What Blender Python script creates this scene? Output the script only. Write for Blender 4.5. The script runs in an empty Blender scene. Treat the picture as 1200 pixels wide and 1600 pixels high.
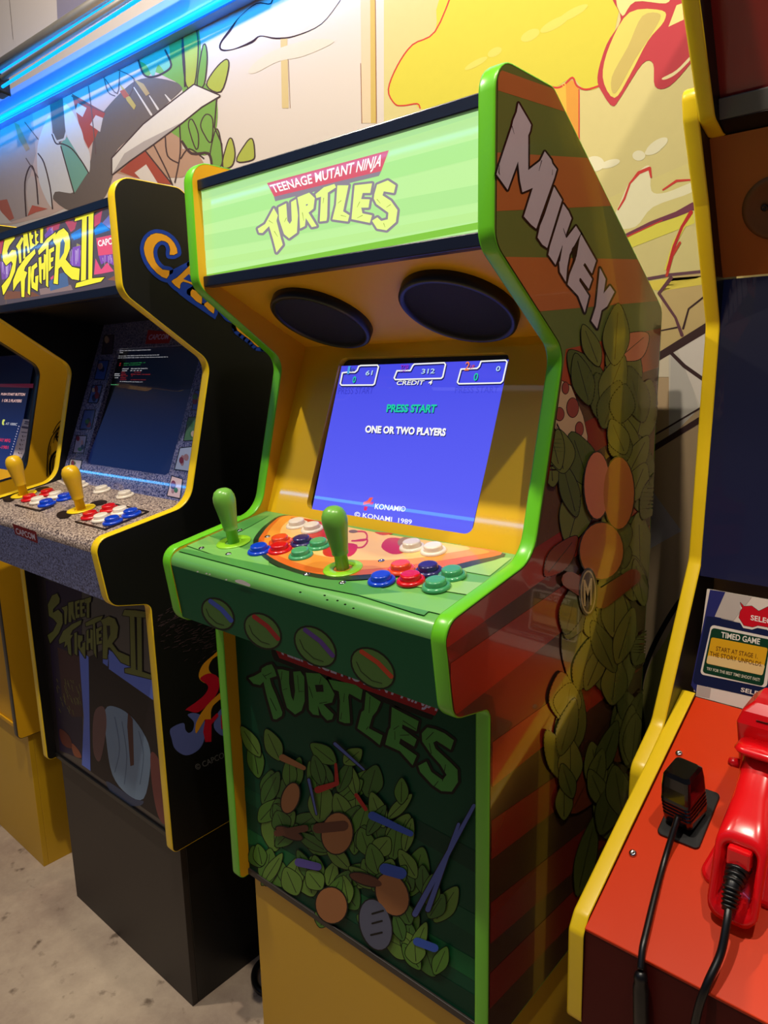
import bpy, bmesh, math, random
from mathutils import Vector, Matrix
from mathutils.geometry import tessellate_polygon
random.seed(7)
S = bpy.context.scene
COL = S.collection

# ------------------------------------------------------------------ camera
CAM = Vector((0.65039, -0.62823, 0.82383))
PITCH, YAW, ROLL = math.radians(-11.2698), math.radians(41.2693), math.radians(-1.11365)
FPX = 1130.62
cx_, sx_ = math.cos(PITCH), math.sin(PITCH)
cz_, sz_ = math.cos(YAW), math.sin(YAW)
FW = Vector((-sz_*cx_, cz_*cx_, sx_))
r0 = Vector((cz_, sz_, 0)); u0 = r0.cross(FW)
RT = r0*math.cos(ROLL) + u0*math.sin(ROLL)
UP = -r0*math.sin(ROLL) + u0*math.cos(ROLL)
cd = bpy.data.cameras.new('camera'); cam = bpy.data.objects.new('camera', cd); COL.objects.link(cam)
M = Matrix((RT, UP, -FW)).transposed().to_4x4(); M.translation = CAM
cam.matrix_world = M
cd.sensor_fit = 'VERTICAL'; cd.sensor_height = 36.0; cd.lens = FPX*36.0/1600.0
cd.clip_start = 0.02; cd.clip_end = 60
S.camera = cam

# ------------------------------------------------------------------ view, world, lights
S.view_settings.view_transform = 'Standard'; S.view_settings.look = 'None'
S.view_settings.exposure = 0.0; S.view_settings.gamma = 1.0; S.view_settings.use_curve_mapping = False
w = bpy.data.worlds.new('world'); S.world = w; w.use_nodes = True
w.node_tree.nodes['Background'].inputs[0].default_value = (0.62, 0.64, 0.92, 1)
w.node_tree.nodes['Background'].inputs[1].default_value = 0.05

def spot(name, loc, tgt, e, col, size=2.4, rad=0.022, blend=0.5):
    l = bpy.data.lights.new(name, 'SPOT'); l.energy = e; l.color = col; l.spot_size = size
    l.spot_blend = blend; l.shadow_soft_size = rad
    o = bpy.data.objects.new(name, l); COL.objects.link(o); o.location = loc
    o.rotation_euler = (Vector(tgt)-Vector(loc)).to_track_quat('-Z', 'Y').to_euler()
def area(name, loc, tgt, e, col, sx, sy):
    l = bpy.data.lights.new(name, 'AREA'); l.energy = e; l.color = col; l.shape = 'RECTANGLE'
    l.size = sx; l.size_y = sy
    o = bpy.data.objects.new(name, l); COL.objects.link(o); o.location = loc
    o.rotation_euler = (Vector(tgt)-Vector(loc)).to_track_quat('-Z', 'Y').to_euler()
WARM = (1.0, 0.89, 0.73)
spot('ceiling_spot_a', (0.20, -0.45, 2.10), (0.15, 0.0, 0.3), 68, WARM, 3.0, blend=.2)
spot('ceiling_spot_b', (-0.80, -0.45, 2.10), (-0.9, 0.0, 0.3), 66, WARM, 3.0, blend=.2)
spot('ceiling_spot_c', (0.80, -0.10, 2.10), (0.7, 0.2, 0.3), 44, (1.0, 0.90, 0.74), 2.9, blend=.2)
area('ambient_fill', (-0.4, -1.3, 2.5), (-0.4, -0.9, 0.0), 7, (0.80, 0.84, 1.0), 3.0, 1.0)  # unseen area light added as weak ambient fill

# ------------------------------------------------------------------ helpers
def lin(c):
    c = c/255.0
    return c/12.92 if c <= 0.04045 else ((c+0.055)/1.055)**2.4
def rgb(t): return (lin(t[0]), lin(t[1]), lin(t[2]), 1)
MATS = {}
def mat(name, col, rough=0.45, metal=0.0, coat=0.0, emit=0.0, var=0.05, scale=30.0, bump=0.0, spec=0.5, trans=0.0):
    if name in MATS: return MATS[name]
    m = bpy.data.materials.new(name); MATS[name] = m; m.use_nodes = True
    nt = m.node_tree; b = nt.nodes['Principled BSDF']
    b.inputs['Roughness'].default_value = rough; b.inputs['Metallic'].default_value = metal
    b.inputs['Coat Weight'].default_value = coat; b.inputs['Coat Roughness'].default_value = 0.04
    b.inputs['Specular IOR Level'].default_value = spec
    c = rgb(col)
    if emit:
        b.inputs['Emission Color'].default_value = c; b.inputs['Emission Strength'].default_value = emit
        b.inputs['Base Color'].default_value = (c[0]*0.15, c[1]*0.15, c[2]*0.15, 1)
        return m
    tc = nt.nodes.new('ShaderNodeTexCoord'); n = nt.nodes.new('ShaderNodeTexNoise')
    n.inputs['Scale'].default_value = scale; n.inputs['Detail'].default_value = 4
    nt.links.new(tc.outputs['Object'], n.inputs['Vector'])
    mx = nt.nodes.new('ShaderNodeMix'); mx.data_type = 'RGBA'
    mx.inputs[6].default_value = tuple(x*(1-var) for x in c[:3])+(1,)
    mx.inputs[7].default_value = tuple(min(1, x*(1+var)) for x in c[:3])+(1,)
    nt.links.new(n.outputs['Fac'], mx.inputs[0]); nt.links.new(mx.outputs[2], b.inputs['Base Color'])
    if bump:
        bp = nt.nodes.new('ShaderNodeBump'); bp.inputs['Strength'].default_value = bump; bp.inputs['Distance'].default_value = 0.002
        nt.links.new(n.outputs['Fac'], bp.inputs['Height']); nt.links.new(bp.outputs['Normal'], b.inputs['Normal'])
    return m
def ink(col, rough=0.42, coat=0.0, emit=0.0):
    return mat('ink_%d_%d_%d_%d_%d_%d' % (*col, int(rough*100), int(coat*100), int(emit*100)), col, rough, 0, coat, emit, 0.03, 60, spec=0.12 if rough >= .35 else .5)

def rootloc(p):
    while p is not None and p.parent is not None: p = p.parent
    return p.location.copy() if p is not None else Vector((0, 0, 0))
def link(name, me, parent=None, mats=(), smooth=False):
    for m in mats: me.materials.append(m)
    o = bpy.data.objects.new(name, me); COL.objects.link(o)
    if parent is not None: o.parent = parent
    if smooth:
        for p in me.polygons: p.use_smooth = True
    return o
def obj(name, bm, mats, parent=None, smooth=False):
    """one mesh object; bm is in world space, stored relative to its top-level parent"""
    off = rootloc(parent)
    if parent is not None and off.length > 0:
        bmesh.ops.translate(bm, vec=-off, verts=bm.verts)
    bmesh.ops.recalc_face_normals(bm, faces=bm.faces)
    me = bpy.data.meshes.new(name); bm.to_mesh(me); bm.free()
    if not isinstance(mats, (list, tuple)): mats = [mats]
    return link(name, me, parent, mats, smooth)
def tag(o, label=None, cat=None, group=None, kind=None):
    if label: o['label'] = label
    if cat: o['category'] = cat
    if group: o['group'] = group
    if kind: o['kind'] = kind
    return o
def thing(name, loc, label, cat, group=None):
    o = bpy.data.objects.new(name, None); COL.objects.link(o); o.location = loc; o.empty_display_size = 0.05
    return tag(o, label, cat, group)
def ebevel(bm, w, seg=2, edges=None):
    bmesh.ops.bevel(bm, geom=(edges if edges is not None else bm.edges[:]), offset=w, segments=seg, affect='EDGES', profile=0.5)
def box(x0, x1, y0, y1, z0, z1, bev=0.0, bm=None, mi=0):
    b = bm or bmesh.new(); nb = bmesh.new()
    vs = [nb.verts.new((x, y, z)) for x in (x0, x1) for y in (y0, y1) for z in (z0, z1)]
    for f in ((0, 1, 3, 2), (4, 6, 7, 5), (0, 4, 5, 1), (2, 3, 7, 6), (0, 2, 6, 4), (1, 5, 7, 3)):
        nb.faces.new([vs[i] for i in f]).material_index = mi
    if bev: ebevel(nb, bev)
    me = bpy.data.meshes.new('t'); nb.to_mesh(me); nb.free(); b.from_mesh(me); bpy.data.meshes.remove(me)
    return b
def slab(P0, P1, x0, x1, th, bev=0.0):
    """board spanning x0..x1 whose front face runs from P0 (y,z) to P1 (y,z); th goes behind"""
    a = Vector((0, P0[0], P0[1])); b = Vector((0, P1[0], P1[1])); d = (b-a).normalized()
    n = Vector((1, 0, 0)).cross(d)
    if n.y > 0 or (abs(n.y) < 1e-6 and n.z < 0): n = -n
    bm = bmesh.new(); vs = []
    for x in (x0, x1):
        for q in (a, b, b-n*th, a-n*th): vs.append(bm.verts.new((x, q.y, q.z)))
    for f in ((0, 1, 2, 3), (7, 6, 5, 4), (0, 4, 5, 1), (1, 5, 6, 2), (2, 6, 7, 3), (3, 7, 4, 0)): bm.faces.new([vs[i] for i in f])
    if bev: ebevel(bm, bev)
    return bm
def rounded(pts, rad, seg=7):
    out = []
    n = len(pts)
    for i in range(n):
        p = Vector(pts[i]); a = Vector(pts[i-1]); b = Vector(pts[(i+1) % n])
        r = rad[i] if isinstance(rad, (list, tuple)) else rad
        da = (a-p); db = (b-p); la, lb = da.length, db.length; da.normalize(); db.normalize()
        ang = da.angle(db)
        if r <= 0 or ang > 3.1: out.append(p); continue
        t = min(r/math.tan(ang/2), la*0.45, lb*0.45); r2 = t*math.tan(ang/2)
        c = p + (da+db).normalized()*(r2/math.sin(ang/2))
        s = p+da*t; e = p+db*t
        a0 = math.atan2(s.y-c.y, s.x-c.x); a1 = math.atan2(e.y-c.y, e.x-c.x)
        d = a1-a0
        while d > math.pi: d -= 2*math.pi
        while d < -math.pi: d += 2*math.pi
        for k in range(seg+1):
            an = a0+d*k/seg; out.append(Vector((c.x+r2*math.cos(an), c.y+r2*math.sin(an))))
    return out
def smooth_curve(pts, closed=True, k=4):
    n = len(pts); out = []
    rng = n if closed else n-1
    for i in range(rng):
        g = (lambda j: pts[j % n]) if closed else (lambda j: pts[max(0, min(n-1, j))])
        p0, p1, p2, p3 = g(i-1), g(i), g(i+1), g(i+2)
        for s in range(k):
            t = s/k
            out.append(tuple(0.5*((2*p1[c])+(-p0[c]+p2[c])*t+(2*p0[c]-5*p1[c]+4*p2[c]-p3[c])*t*t+(-p0[c]+3*p1[c]-3*p2[c]+p3[c])*t**3) for c in range(len(p1))))
    if not closed: out.append(tuple(pts[-1]))
    return out
def prism_x(poly, x0, x1, mi=(0, 1, 2)):
    """poly in (y,z) extruded x0..x1; material slots: low-x face, high-x face, rim"""
    bm = bmesh.new(); n = len(poly)
    A = [bm.verts.new((x0, p[0], p[1])) for p in poly]; B = [bm.verts.new((x1, p[0], p[1])) for p in poly]
    tris = tessellate_polygon([[Vector((p[0], p[1], 0)) for p in poly]])
    for t in tris:
        try: bm.faces.new([A[i] for i in t]).material_index = mi[0]
        except ValueError: pass
        try: bm.faces.new([B[i] for i in reversed(t)]).material_index = mi[1]
        except ValueError: pass
    for i in range(n):
        j = (i+1) % n
        bm.faces.new((A[i], A[j], B[j], B[i])).material_index = mi[2]
    return bm
def offset_poly(poly, d):
    n = len(poly); out = []
    ar = sum(poly[i][0]*poly[(i+1) % n][1]-poly[(i+1) % n][0]*poly[i][1] for i in range(n))
    sg = 1 if ar > 0 else -1
    for i in range(n):
        a = Vector(poly[i-1]); p = Vector(poly[i]); b = Vector(poly[(i+1) % n])
        e1 = (p-a); e2 = (b-p)
        if e1.length < 1e-7 or e2.length < 1e-7: out.append(p); continue
        n1 = Vector((e1.y, -e1.x)).normalized()*sg; n2 = Vector((e2.y, -e2.x)).normalized()*sg
        m = (n1+n2); m.normalize(); out.append(p+m*d/max(0.5, m.dot(n1)))
    return out
def molding(poly, x0, x1, proud=0.0018):
    """convex strip that wraps the edge of a board"""
    cs = [(0.0, 0.0), (0.0, 0.55), (0.12, 0.9), (0.5, 1.0), (0.88, 0.9), (1.0, 0.55), (1.0, 0.0)]
    rings = [offset_poly(poly, proud*h-0.0002) for t, h in cs]
    bm = bmesh.new(); V = []
    for (t, h), r in zip(cs, rings): V.append([bm.verts.new((x0-0.0002+(x1-x0+0.0004)*t, p[0], p[1])) for p in r])
    n = len(poly)
    for k in range(len(cs)-1):
        for i in range(n):
            j = (i+1) % n; bm.faces.new((V[k][i], V[k][j], V[k+1][j], V[k+1][i]))
    return bm
def lathe(prof, seg=28, bm=None, mi=0):
    bm = bm or bmesh.new(); R = []
    for r, z in prof:
        R.append([bm.verts.new((r*math.cos(2*math.pi*k/seg), r*math.sin(2*math.pi*k/seg), z)) for k in range(seg)] if r > 1e-6 else [bm.verts.new((0, 0, z))])
    for a, b in zip(R, R[1:]):
        for k in range(seg):
            l = (k+1) % seg
            if len(a) == 1 and len(b) == 1: continue
            if len(a) == 1: f = bm.faces.new((a[0], b[k], b[l]))
            elif len(b) == 1: f = bm.faces.new((a[k], b[0], a[l]))
            else: f = bm.faces.new((a[k], b[k], b[l], a[l]))
            f.material_index = mi
    return bm
def mesh_of(bm, name):
    bmesh.ops.recalc_face_normals(bm, faces=bm.faces)
    me = bpy.data.meshes.new(name); bm.to_mesh(me); bm.free()
    for p in me.polygons: p.use_smooth = True
    return me
def tube(pts, rad, seg=12, bm=None, cap=True, ov=None):
    bm = bm or bmesh.new(); pts = [Vector(p) for p in pts]; R = []
    up = Vector((0.13, 0.21, 0.97)).normalized(); prev = None
    for i, p in enumerate(pts):
        d = (pts[min(i+1, len(pts)-1)]-pts[max(i-1, 0)]).normalized()
        if prev is None: s = d.cross(up).normalized()
        else: s = (prev-d*prev.dot(d)).normalized()
        prev = s; t = d.cross(s)
        r = rad[i] if isinstance(rad, (list, tuple)) else rad
        R.append([bm.verts.new(p+s*r*math.cos(2*math.pi*k/seg)+t*r*math.sin(2*math.pi*k/seg)) for k in range(seg)])
    for a, b in zip(R, R[1:]):
        for k in range(seg): bm.faces.new((a[k], a[(k+1) % seg], b[(k+1) % seg], b[k]))
    if cap: bm.faces.new(R[0][::-1]); bm.faces.new(R[-1])
    return bm

# pixel -> point on a real surface (used only to lay out flat print and the like on that surface)
def ray(x, y): return FW + RT*((x-600)/FPX) - UP*((y-800)/FPX)
def onp(x, y, P0, n):
    d = ray(x, y); return CAM + d*((Vector(P0)-CAM).dot(n)/d.dot(n))
def Z(ox, oy, s, pts): return [(ox+p[0]/s, oy+p[1]/s)+tuple(q/s for q in p[2:]) for p in pts]

class Print:
    """flat print on a surface: coloured shapes laid 0.15 mm apart, one mesh per printed sheet"""
    def __init__(self, P0, n):
        self.P0 = Vector(P0); self.n = Vector(n).normalized()
        if (CAM-self.P0).dot(self.n) < 0: self.n = -self.n
        self.bm = bmesh.new(); self.mats = []; self.k = 0; self.flat = False
    def slot(self, m):
        if m not in self.mats: self.mats.append(m)
        return self.mats.index(m)
    def W(self, p, layer): return onp(p[0], p[1], self.P0, self.n)+self.n*(0.0003+0.0001*layer+(0 if self.flat else 0.000005*(self.k % 14)))
    def poly(self, pts, m, layer=0):
        pts = [p for i, p in enumerate(pts) if (Vector(p[:2])-Vector(pts[i-1][:2])).length > 1e-4]
        self.k += 1; mi = self.slot(m); vs = [self.bm.verts.new(self.W(p, layer)) for p in pts]
        for t in tessellate_polygon([[Vector((p[0], p[1], 0)) for p in pts]]):
            try: self.bm.faces.new([vs[i] for i in t]).material_index = mi
            except ValueError: pass
    def stroke(self, pts, m, layer=0, wd=None, closed=False):
        pts = [(p[0], p[1], (p[2] if len(p) > 2 else wd)) for p in pts]
        if closed: pts = pts+[pts[0]]
        for a, b in zip(pts, pts[1:]):
            d = Vector((b[0]-a[0], b[1]-a[1]))
            if d.length < 1e-4: continue
            d.normalize(); nn = Vector((-d.y, d.x))
            self.poly([(a[0]+nn.x*a[2]/2, a[1]+nn.y*a[2]/2), (b[0]+nn.x*b[2]/2, b[1]+nn.y*b[2]/2),
                       (b[0]-nn.x*b[2]/2, b[1]-nn.y*b[2]/2), (a[0]-nn.x*a[2]/2, a[1]-nn.y*a[2]/2)], m, layer)
        for p in pts:
            if p[2] > 0.8: self.poly([(p[0]+p[2]/2*math.cos(k*math.pi/5), p[1]+p[2]/2*math.sin(k*math.pi/5)) for k in range(10)], m, layer)
    def ell(self, c, rx, ry, m, layer=0, rot=0, n=24):
        cr, sr = math.cos(rot), math.sin(rot)
        self.poly([(c[0]+rx*math.cos(a)*cr-ry*math.sin(a)*sr, c[1]+rx*math.cos(a)*sr+ry*math.sin(a)*cr) for a in [2*math.pi*k/n for k in range(n)]], m, layer)
    def text(self, s, quad, m, layer=0, bold=0.0):
        """string warped into the pixel quad TL,TR,BR,BL"""
        cu = bpy.data.curves.new('t', 'FONT'); cu.body = s; cu.resolution_u = 3; cu.offset = bold
        o = bpy.data.objects.new('t', cu); COL.objects.link(o); bpy.context.view_layer.update()
        me = bpy.data.meshes.new_from_object(o); bpy.data.objects.remove(o); bpy.data.curves.remove(cu)
        if not me.vertices: return
        x0 = min(v.co.x for v in me.vertices); x1 = max(v.co.x for v in me.vertices)
        y0 = min(v.co.y for v in me.vertices); y1 = max(v.co.y for v in me.vertices)
        mi = self.slot(m); vs = []
        for v in me.vertices:
            u = (v.co.x-x0)/(x1-x0); t = (y1-v.co.y)/(y1-y0)
            q = [quad[0][c]*(1-u)*(1-t)+quad[1][c]*u*(1-t)+quad[2][c]*u*t+quad[3][c]*(1-u)*t for c in (0, 1)]
            vs.append(self.bm.verts.new(self.W(q, layer)))
        for p in me.polygons:
            try: self.bm.faces.new([vs[i] for i in p.vertices]).material_index = mi
            except ValueError: pass
        bpy.data.meshes.remove(me)
    def build(self, name, parent):
        bm = self.bm; off = rootloc(parent)
        bmesh.ops.translate(bm, vec=-off, verts=bm.verts)
        for f in bm.faces:
            f.normal_update()
            if f.normal.dot(self.n) < 0: f.normal_flip()
        me = bpy.data.meshes.new(name); bm.to_mesh(me); bm.free()
        return link(name, me, parent, self.mats)

# ------------------------------------------------------------------ materials
green_edge = mat('green_edge_plastic', (104, 196, 34), 0.28, var=0.03)
yellow_edge = mat('yellow_edge_plastic', (242, 204, 22), 0.3, var=0.03)
black_edge = mat('black_edge_plastic', (18, 18, 22), 0.3)
yellow_board = mat('yellow_laminate', (222, 164, 8), 0.5, coat=0.0, var=0.04, scale=8)
yellow_bezel = mat('yellow_bezel_under_acrylic', (234, 188, 16), 0.35, coat=1.0, var=0.03, scale=8)
black_board = mat('black_laminate', (9, 9, 9), 0.4)
black_matt = mat('black_matt_paint', (40, 33, 29), 0.5, var=0.12, scale=5)
black_side = mat('black_side_paint', (12, 12, 12), 0.4)
dark_trim = mat('dark_blue_black_trim', (18, 22, 40), 0.3)
yellow_paint = mat('yellow_painted_plinth', (206, 160, 24), 0.42, var=0.05, scale=4)
green_sheet = mat('green_printed_panel', (100, 168, 84), 0.3, coat=0.2, var=0.03, scale=10)
green_kick = mat('green_kick_panel', (10, 70, 46), 0.5, spec=.12, var=0.04, scale=8)
green_side = mat('olive_green_side_print', (104, 112, 54), 0.25, coat=0.6, var=0.04, scale=6)
speaker_black = mat('speaker_cloth', (22, 20, 24), 0.85, bump=0.6, scale=900, var=0.3)
chrome = mat('chrome', (200, 200, 205), 0.15, metal=1.0)
steel = mat('brushed_steel_tube', (206, 198, 186), 0.42, metal=.85, var=0.08, scale=40)
red_plastic = mat('red_gun_plastic', (224, 14, 22), 0.22, coat=0.4, var=0.03)
red_deck = mat('red_orange_deck_laminate', (216, 56, 6), 0.4, spec=.2, coat=0.1, var=0.05, scale=6)
dark_red = mat('dark_red_front', (78, 16, 12), 0.5, spec=.15)
black_rubber = mat('black_rubber', (14, 14, 15), 0.35)

def granite(name, a, b, c, sc):
    m = bpy.data.materials.new(name); m.use_nodes = True; nt = m.node_tree; bs = nt.nodes['Principled BSDF']
    tc = nt.nodes.new('ShaderNodeTexCoord'); n = nt.nodes.new('ShaderNodeTexNoise'); n.inputs['Scale'].default_value = sc; n.inputs['Detail'].default_value = 3
    r = nt.nodes.new('ShaderNodeValToRGB'); e = r.color_ramp
    e.elements[0].position = 0.36; e.elements[0].color = rgb(a); e.elements[1].position = 0.6; e.elements[1].color = rgb(c)
    x = e.elements.new(0.47); x.color = rgb(b)
    nt.links.new(tc.outputs['Object'], n.inputs['Vector']); nt.links.new(n.outputs['Fac'], r.inputs[0]); nt.links.new(r.outputs[0], bs.inputs['Base Color'])
    bs.inputs['Roughness'].default_value = 0.35
    return m
granite_top = granite('stone_speckle_print', (46, 38, 42), (130, 112, 104), (196, 176, 160), 330)
granite_bezel = granite('stone_speckle_bezel', (26, 32, 74), (84, 92, 148), (142, 140, 176), 330)
granite_bezel.node_tree.nodes['Principled BSDF'].inputs['Coat Weight'].default_value = 1.0
granite_bezel.node_tree.nodes['Principled BSDF'].inputs['Coat Roughness'].default_value = 0.02

# ------------------------------------------------------------------ the setting: wall, floor
WALLY = 0.52; FLOORZ = -0.35
def concrete():
    m = bpy.data.materials.new('worn_concrete'); m.use_nodes = True; nt = m.node_tree; b = nt.nodes['Principled BSDF']
    tc = nt.nodes.new('ShaderNodeTexCoord')
    n1 = nt.nodes.new('ShaderNodeTexNoise'); n1.inputs['Scale'].default_value = 3.5; n1.inputs['Detail'].default_value = 8; n1.inputs['Roughness'].default_value = 0.7
    n2 = nt.nodes.new('ShaderNodeTexNoise'); n2.inputs['Scale'].default_value = 26; n2.inputs['Detail'].default_value = 5
    r1 = nt.nodes.new('ShaderNodeValToRGB'); r1.color_ramp.elements[0].position = 0.3; r1.color_ramp.elements[0].color = rgb((150, 128, 112))
    r1.color_ramp.elements[1].position = 0.72; r1.color_ramp.elements[1].color = rgb((206, 186, 160))
    r2 = nt.nodes.new('ShaderNodeValToRGB'); r2.color_ramp.elements[0].position = 0.28; r2.color_ramp.elements[0].color = (0.22, 0.18, 0.15, 1)
    r2.color_ramp.elements[1].position = 0.38; r2.color_ramp.elements[1].color = (1, 1, 1, 1)
    mx = nt.nodes.new('ShaderNodeMix'); mx.data_type = 'RGBA'; mx.blend_type = 'MULTIPLY'; mx.inputs[0].default_value = 0.8
    for n in (n1, n2): nt.links.new(tc.outputs['Object'], n.inputs['Vector'])
    nt.links.new(n1.outputs['Fac'], r1.inputs[0]); nt.links.new(n2.outputs['Fac'], r2.inputs[0])
    nt.links.new(r1.outputs[0], mx.inputs[6]); nt.links.new(r2.outputs[0], mx.inputs[7]); nt.links.new(mx.outputs[2], b.inputs['Base Color'])
    bp = nt.nodes.new('ShaderNodeBump'); bp.inputs['Strength'].default_value = 0.25; bp.inputs['Distance'].default_value = 0.01
    nt.links.new(n2.outputs['Fac'], bp.inputs['Height']); nt.links.new(bp.outputs['Normal'], b.inputs['Normal'])
    b.inputs['Roughness'].default_value = 0.6
    return m
fl = obj('floor', box(-5, 3, -4, 0.62, FLOORZ-0.05, FLOORZ), concrete())
tag(fl, kind='structure')
wall_paint = mat('painted_wall', (194, 182, 172), 0.6, var=0.03, scale=3, bump=0.05)
wl = obj('wall_back', box(-5, 3, WALLY, WALLY+0.1, FLOORZ, 3.0), wall_paint)
tag(wl, kind='structure')

# mural painted on the wall
MU = Print((0, WALLY, 0), (0, -1, 0))
z1 = lambda p: Z(0, 0, 2.6667, p)      # helpers for zoomed tracings
z2 = lambda p: Z(700, 80, 3.0, p)
z3 = lambda p: Z(900, 0, 3.5556, p)
z4 = lambda p: Z(980, 400, 2.9091, p)
z5 = lambda p: Z(400, 0, 1.7143, p)
z6 = lambda p: Z(980, 900, 4.0, p)
K = ink((74, 58, 56), 0.6); RD = ink((186, 58, 52), 0.6); DR = ink((92, 58, 66), 0.6); BR = ink((58, 40, 40), 0.6)
def paint(col): return ink(tuple(int(c*.87) for c in col), 0.6)
# sky / ground fields
MU.poly([(600, -120), (1250, -120), (1250, 560), (1010, 560), (600, 420)], paint((222, 208, 142)), 0)
MU.poly([(660, 430), (1010, 520), (1250, 520), (1250, 1500), (900, 1500)], paint((196, 168, 132)), 1)
MU.poly(z4([(345, 70), (360, 300), (150, 450), (160, 100)]), paint((206, 180, 122)), 2)
MU.poly(z4([(355, 345), (190, 440), (190, 830), (330, 690)]), paint((214, 206, 192)), 2)
MU.poly(z4([(200, 440), (190, 830), (325, 690), (270, 500)]), paint((200, 194, 184)), 3)
MU.poly(z4([(355, 345), (230, 430), (340, 700)]), paint((228, 218, 206)), 4)
MU.poly(z4([(140, 440), (190, 440), (190, 550), (140, 550)]), paint((226, 212, 186)), 4)
MU.poly(z4([(110, 1060), (248, 1250), (95, 1335)]), paint((188, 180, 178)), 3)
MU.stroke(z4([(60, 520, 34), (140, 460, 34), (370, 320, 40)]), BR, 5)
MU.stroke(z4([(200, 440, 16), (260, 500, 18), (345, 560, 18)]), BR, 5)
MU.stroke(z4([(80, 900, 26), (330, 745, 26)]), BR, 5); MU.stroke(z4([(60, 850, 8), (200, 770, 8), (330, 692, 8)]), BR, 5)
MU.stroke(z4([(60, 110, 14), (200, 85, 14), (345, 70, 14)]), paint((110, 74, 86)), 5)
MU.stroke(z4([(180, 90, 12), (205, 0, 12), (240, -60, 12)]), paint((206, 70, 50)), 6)
MU.stroke(z4([(200, 100, 18), (145, 170, 14), (220, 280, 12), (250, 360, 16)]), DR, 5)
MU.stroke(z4([(150, 340, 6), (240, 322, 8)]), BR, 5); MU.stroke(z4([(255, 330, 10), (280, 240, 8), (350, 185, 8)]), BR, 5)
MU.poly(z4([(95, 115), (200, 100), (150, 165), (345, 90), (345, 130), (150, 160), (110, 150)]), paint((236, 214, 90)), 3)
# canopy, hand-like shapes, clouds on the right
MU.poly(smooth_curve(z5([(530, -30), (480, 85), (420, 120), (380, 175), (355, 240), (372, 278), (395, 283), (432, 278), (440, 290), (560, 330), (760, 235), (800, 235), (848, 210), (880, 240), (920, 232), (930, 180), (960, 90), (940, -60)])), paint((224, 210, 74)), 2)
MU.stroke(smooth_curve(z5([(530, -30), (480, 85), (420, 120), (380, 175), (355, 240), (372, 278), (395, 283), (432, 278), (440, 290)]), False), RD, 3, 2.2)
MU.stroke(smooth_curve(z5([(740, 215), (800, 235), (825, 228), (848, 208), (860, 230), (885, 240), (920, 230)]), False), RD, 4, 3)
for c, rx, ry in (((800, 65), 25, 9), ((850, 35), 26, 8), ((735, 95), 16, 10), ((640, 140), 12, 8), ((590, 170), 20, 6)):
    q = z5([c])[0]; MU.ell(q, rx, ry*0.8, paint((230, 218, 104)), 4, -0.5)
MU.poly(z5([(800, 236), (848, 214), (866, 240), (866, 420), (820, 420)]), paint((232, 160, 66)), 3)
MU.poly(z5([(800, 236), (830, 222), (834, 330), (815, 330)]), paint((240, 190, 74)), 4)
MU.stroke(z5([(866, 240, 3), (866, 420, 3)]), RD, 5)
MU.poly(smooth_curve(z3([(205, 0), (250, 110), (170, 250), (120, 430), (150, 520), (205, 590), (250, 540), (370, 355), (430, 355), (440, 480), (520, 480), (640, 350), (700, 250), (700, 60), (620, 30), (600, -60), (205, -60)])), paint((196, 66, 74)), 5)
MU.poly(smooth_curve(z3([(300, 70), (480, 60), (490, 120), (400, 230), (300, 420), (215, 545), (150, 430), (190, 250)])), paint((230, 214, 110)), 6)
MU.poly(smooth_curve(z3([(370, 90), (470, 80), (440, 160), (330, 330), (220, 520), (200, 430), (290, 260)])), paint((208, 184, 106)), 7)
MU.poly(smooth_curve(z3([(240, -30), (500, -30), (500, 20), (330, 10), (260, 90)])), paint((236, 224, 150)), 6)
MU.poly(z3([(560, 30), (590, 20), (600, 110), (515, 150)]), paint((234, 222, 140)), 6)
MU.poly(smooth_curve(z3([(480, 435), (560, 390), (640, 310), (640, 330), (560, 410), (500, 442)])), paint((240, 226, 170)), 6)
for c, rx, ry, ro in ((((105, 910)), 15, 12, 0), ((190, 910), 16, 6, -.3), ((350, 865), 10, 8, 0), ((450, 810), 20, 8, -.6), ((430, 835), 14, 6, -.4)):
    MU.ell(z3([c])[0], rx, ry, paint((240, 232, 196)), 3, ro)
MU.poly(smooth_curve(z3([(415, 930), (370, 935), (300, 1010), (240, 1140), (200, 1260), (330, 1260), (430, 1150), (640, 1070), (660, 1010), (500, 1070), (420, 1060)])), paint((244, 236, 196)), 3)
MU.poly(z3([(180, 1100), (640, 900), (670, 1060), (660, 1250), (260, 1340)]), paint((226, 212, 140)), 2)
MU.poly(z3([(280, 1310), (650, 1160), (660, 1240), (300, 1380)]), paint((234, 222, 90)), 3)
MU.stroke(z3([(235, 1165, 8), (270, 1105, 12), (300, 1020, 10), (350, 960, 18), (410, 935, 18), (418, 985, 10)]), RD, 5)
MU.stroke(z3([(485, 1055, 10), (560, 1005, 14), (635, 1000, 10)]), RD, 5)
MU.stroke(z3([(270, 1310, 14), (420, 1240, 22), (560, 1190, 30), (655, 1145, 44)]), paint((126, 66, 84)), 5)
MU.stroke(z3([(275, 1320, 8), (480, 1225, 6)]), RD, 6)
MU.stroke(z3([(640, 1180, 22), (590, 1260, 16), (545, 1370, 16), (510, 1500, 16)]), paint((200, 50, 54)), 6)
MU.poly(z3([(590, 1250), (540, 1340), (490, 1500), (510, 1500), (560, 1350), (620, 1240)]), paint((234, 222, 90)), 5)
# big round outline low behind the gap
MU.poly(smooth_curve(z6([(330, 250), (240, 400), (140, 560), (95, 760), (115, 950), (200, 1400), (500, 1400), (500, 200)])), paint((168, 160, 84)), 5)
MU.stroke(smooth_curve(z6([(420, 60), (320, 170), (220, 330), (130, 520), (80, 720), (100, 960), (130, 1300)]), False), ink((20, 18, 20), 0.6), 6, 8)
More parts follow.
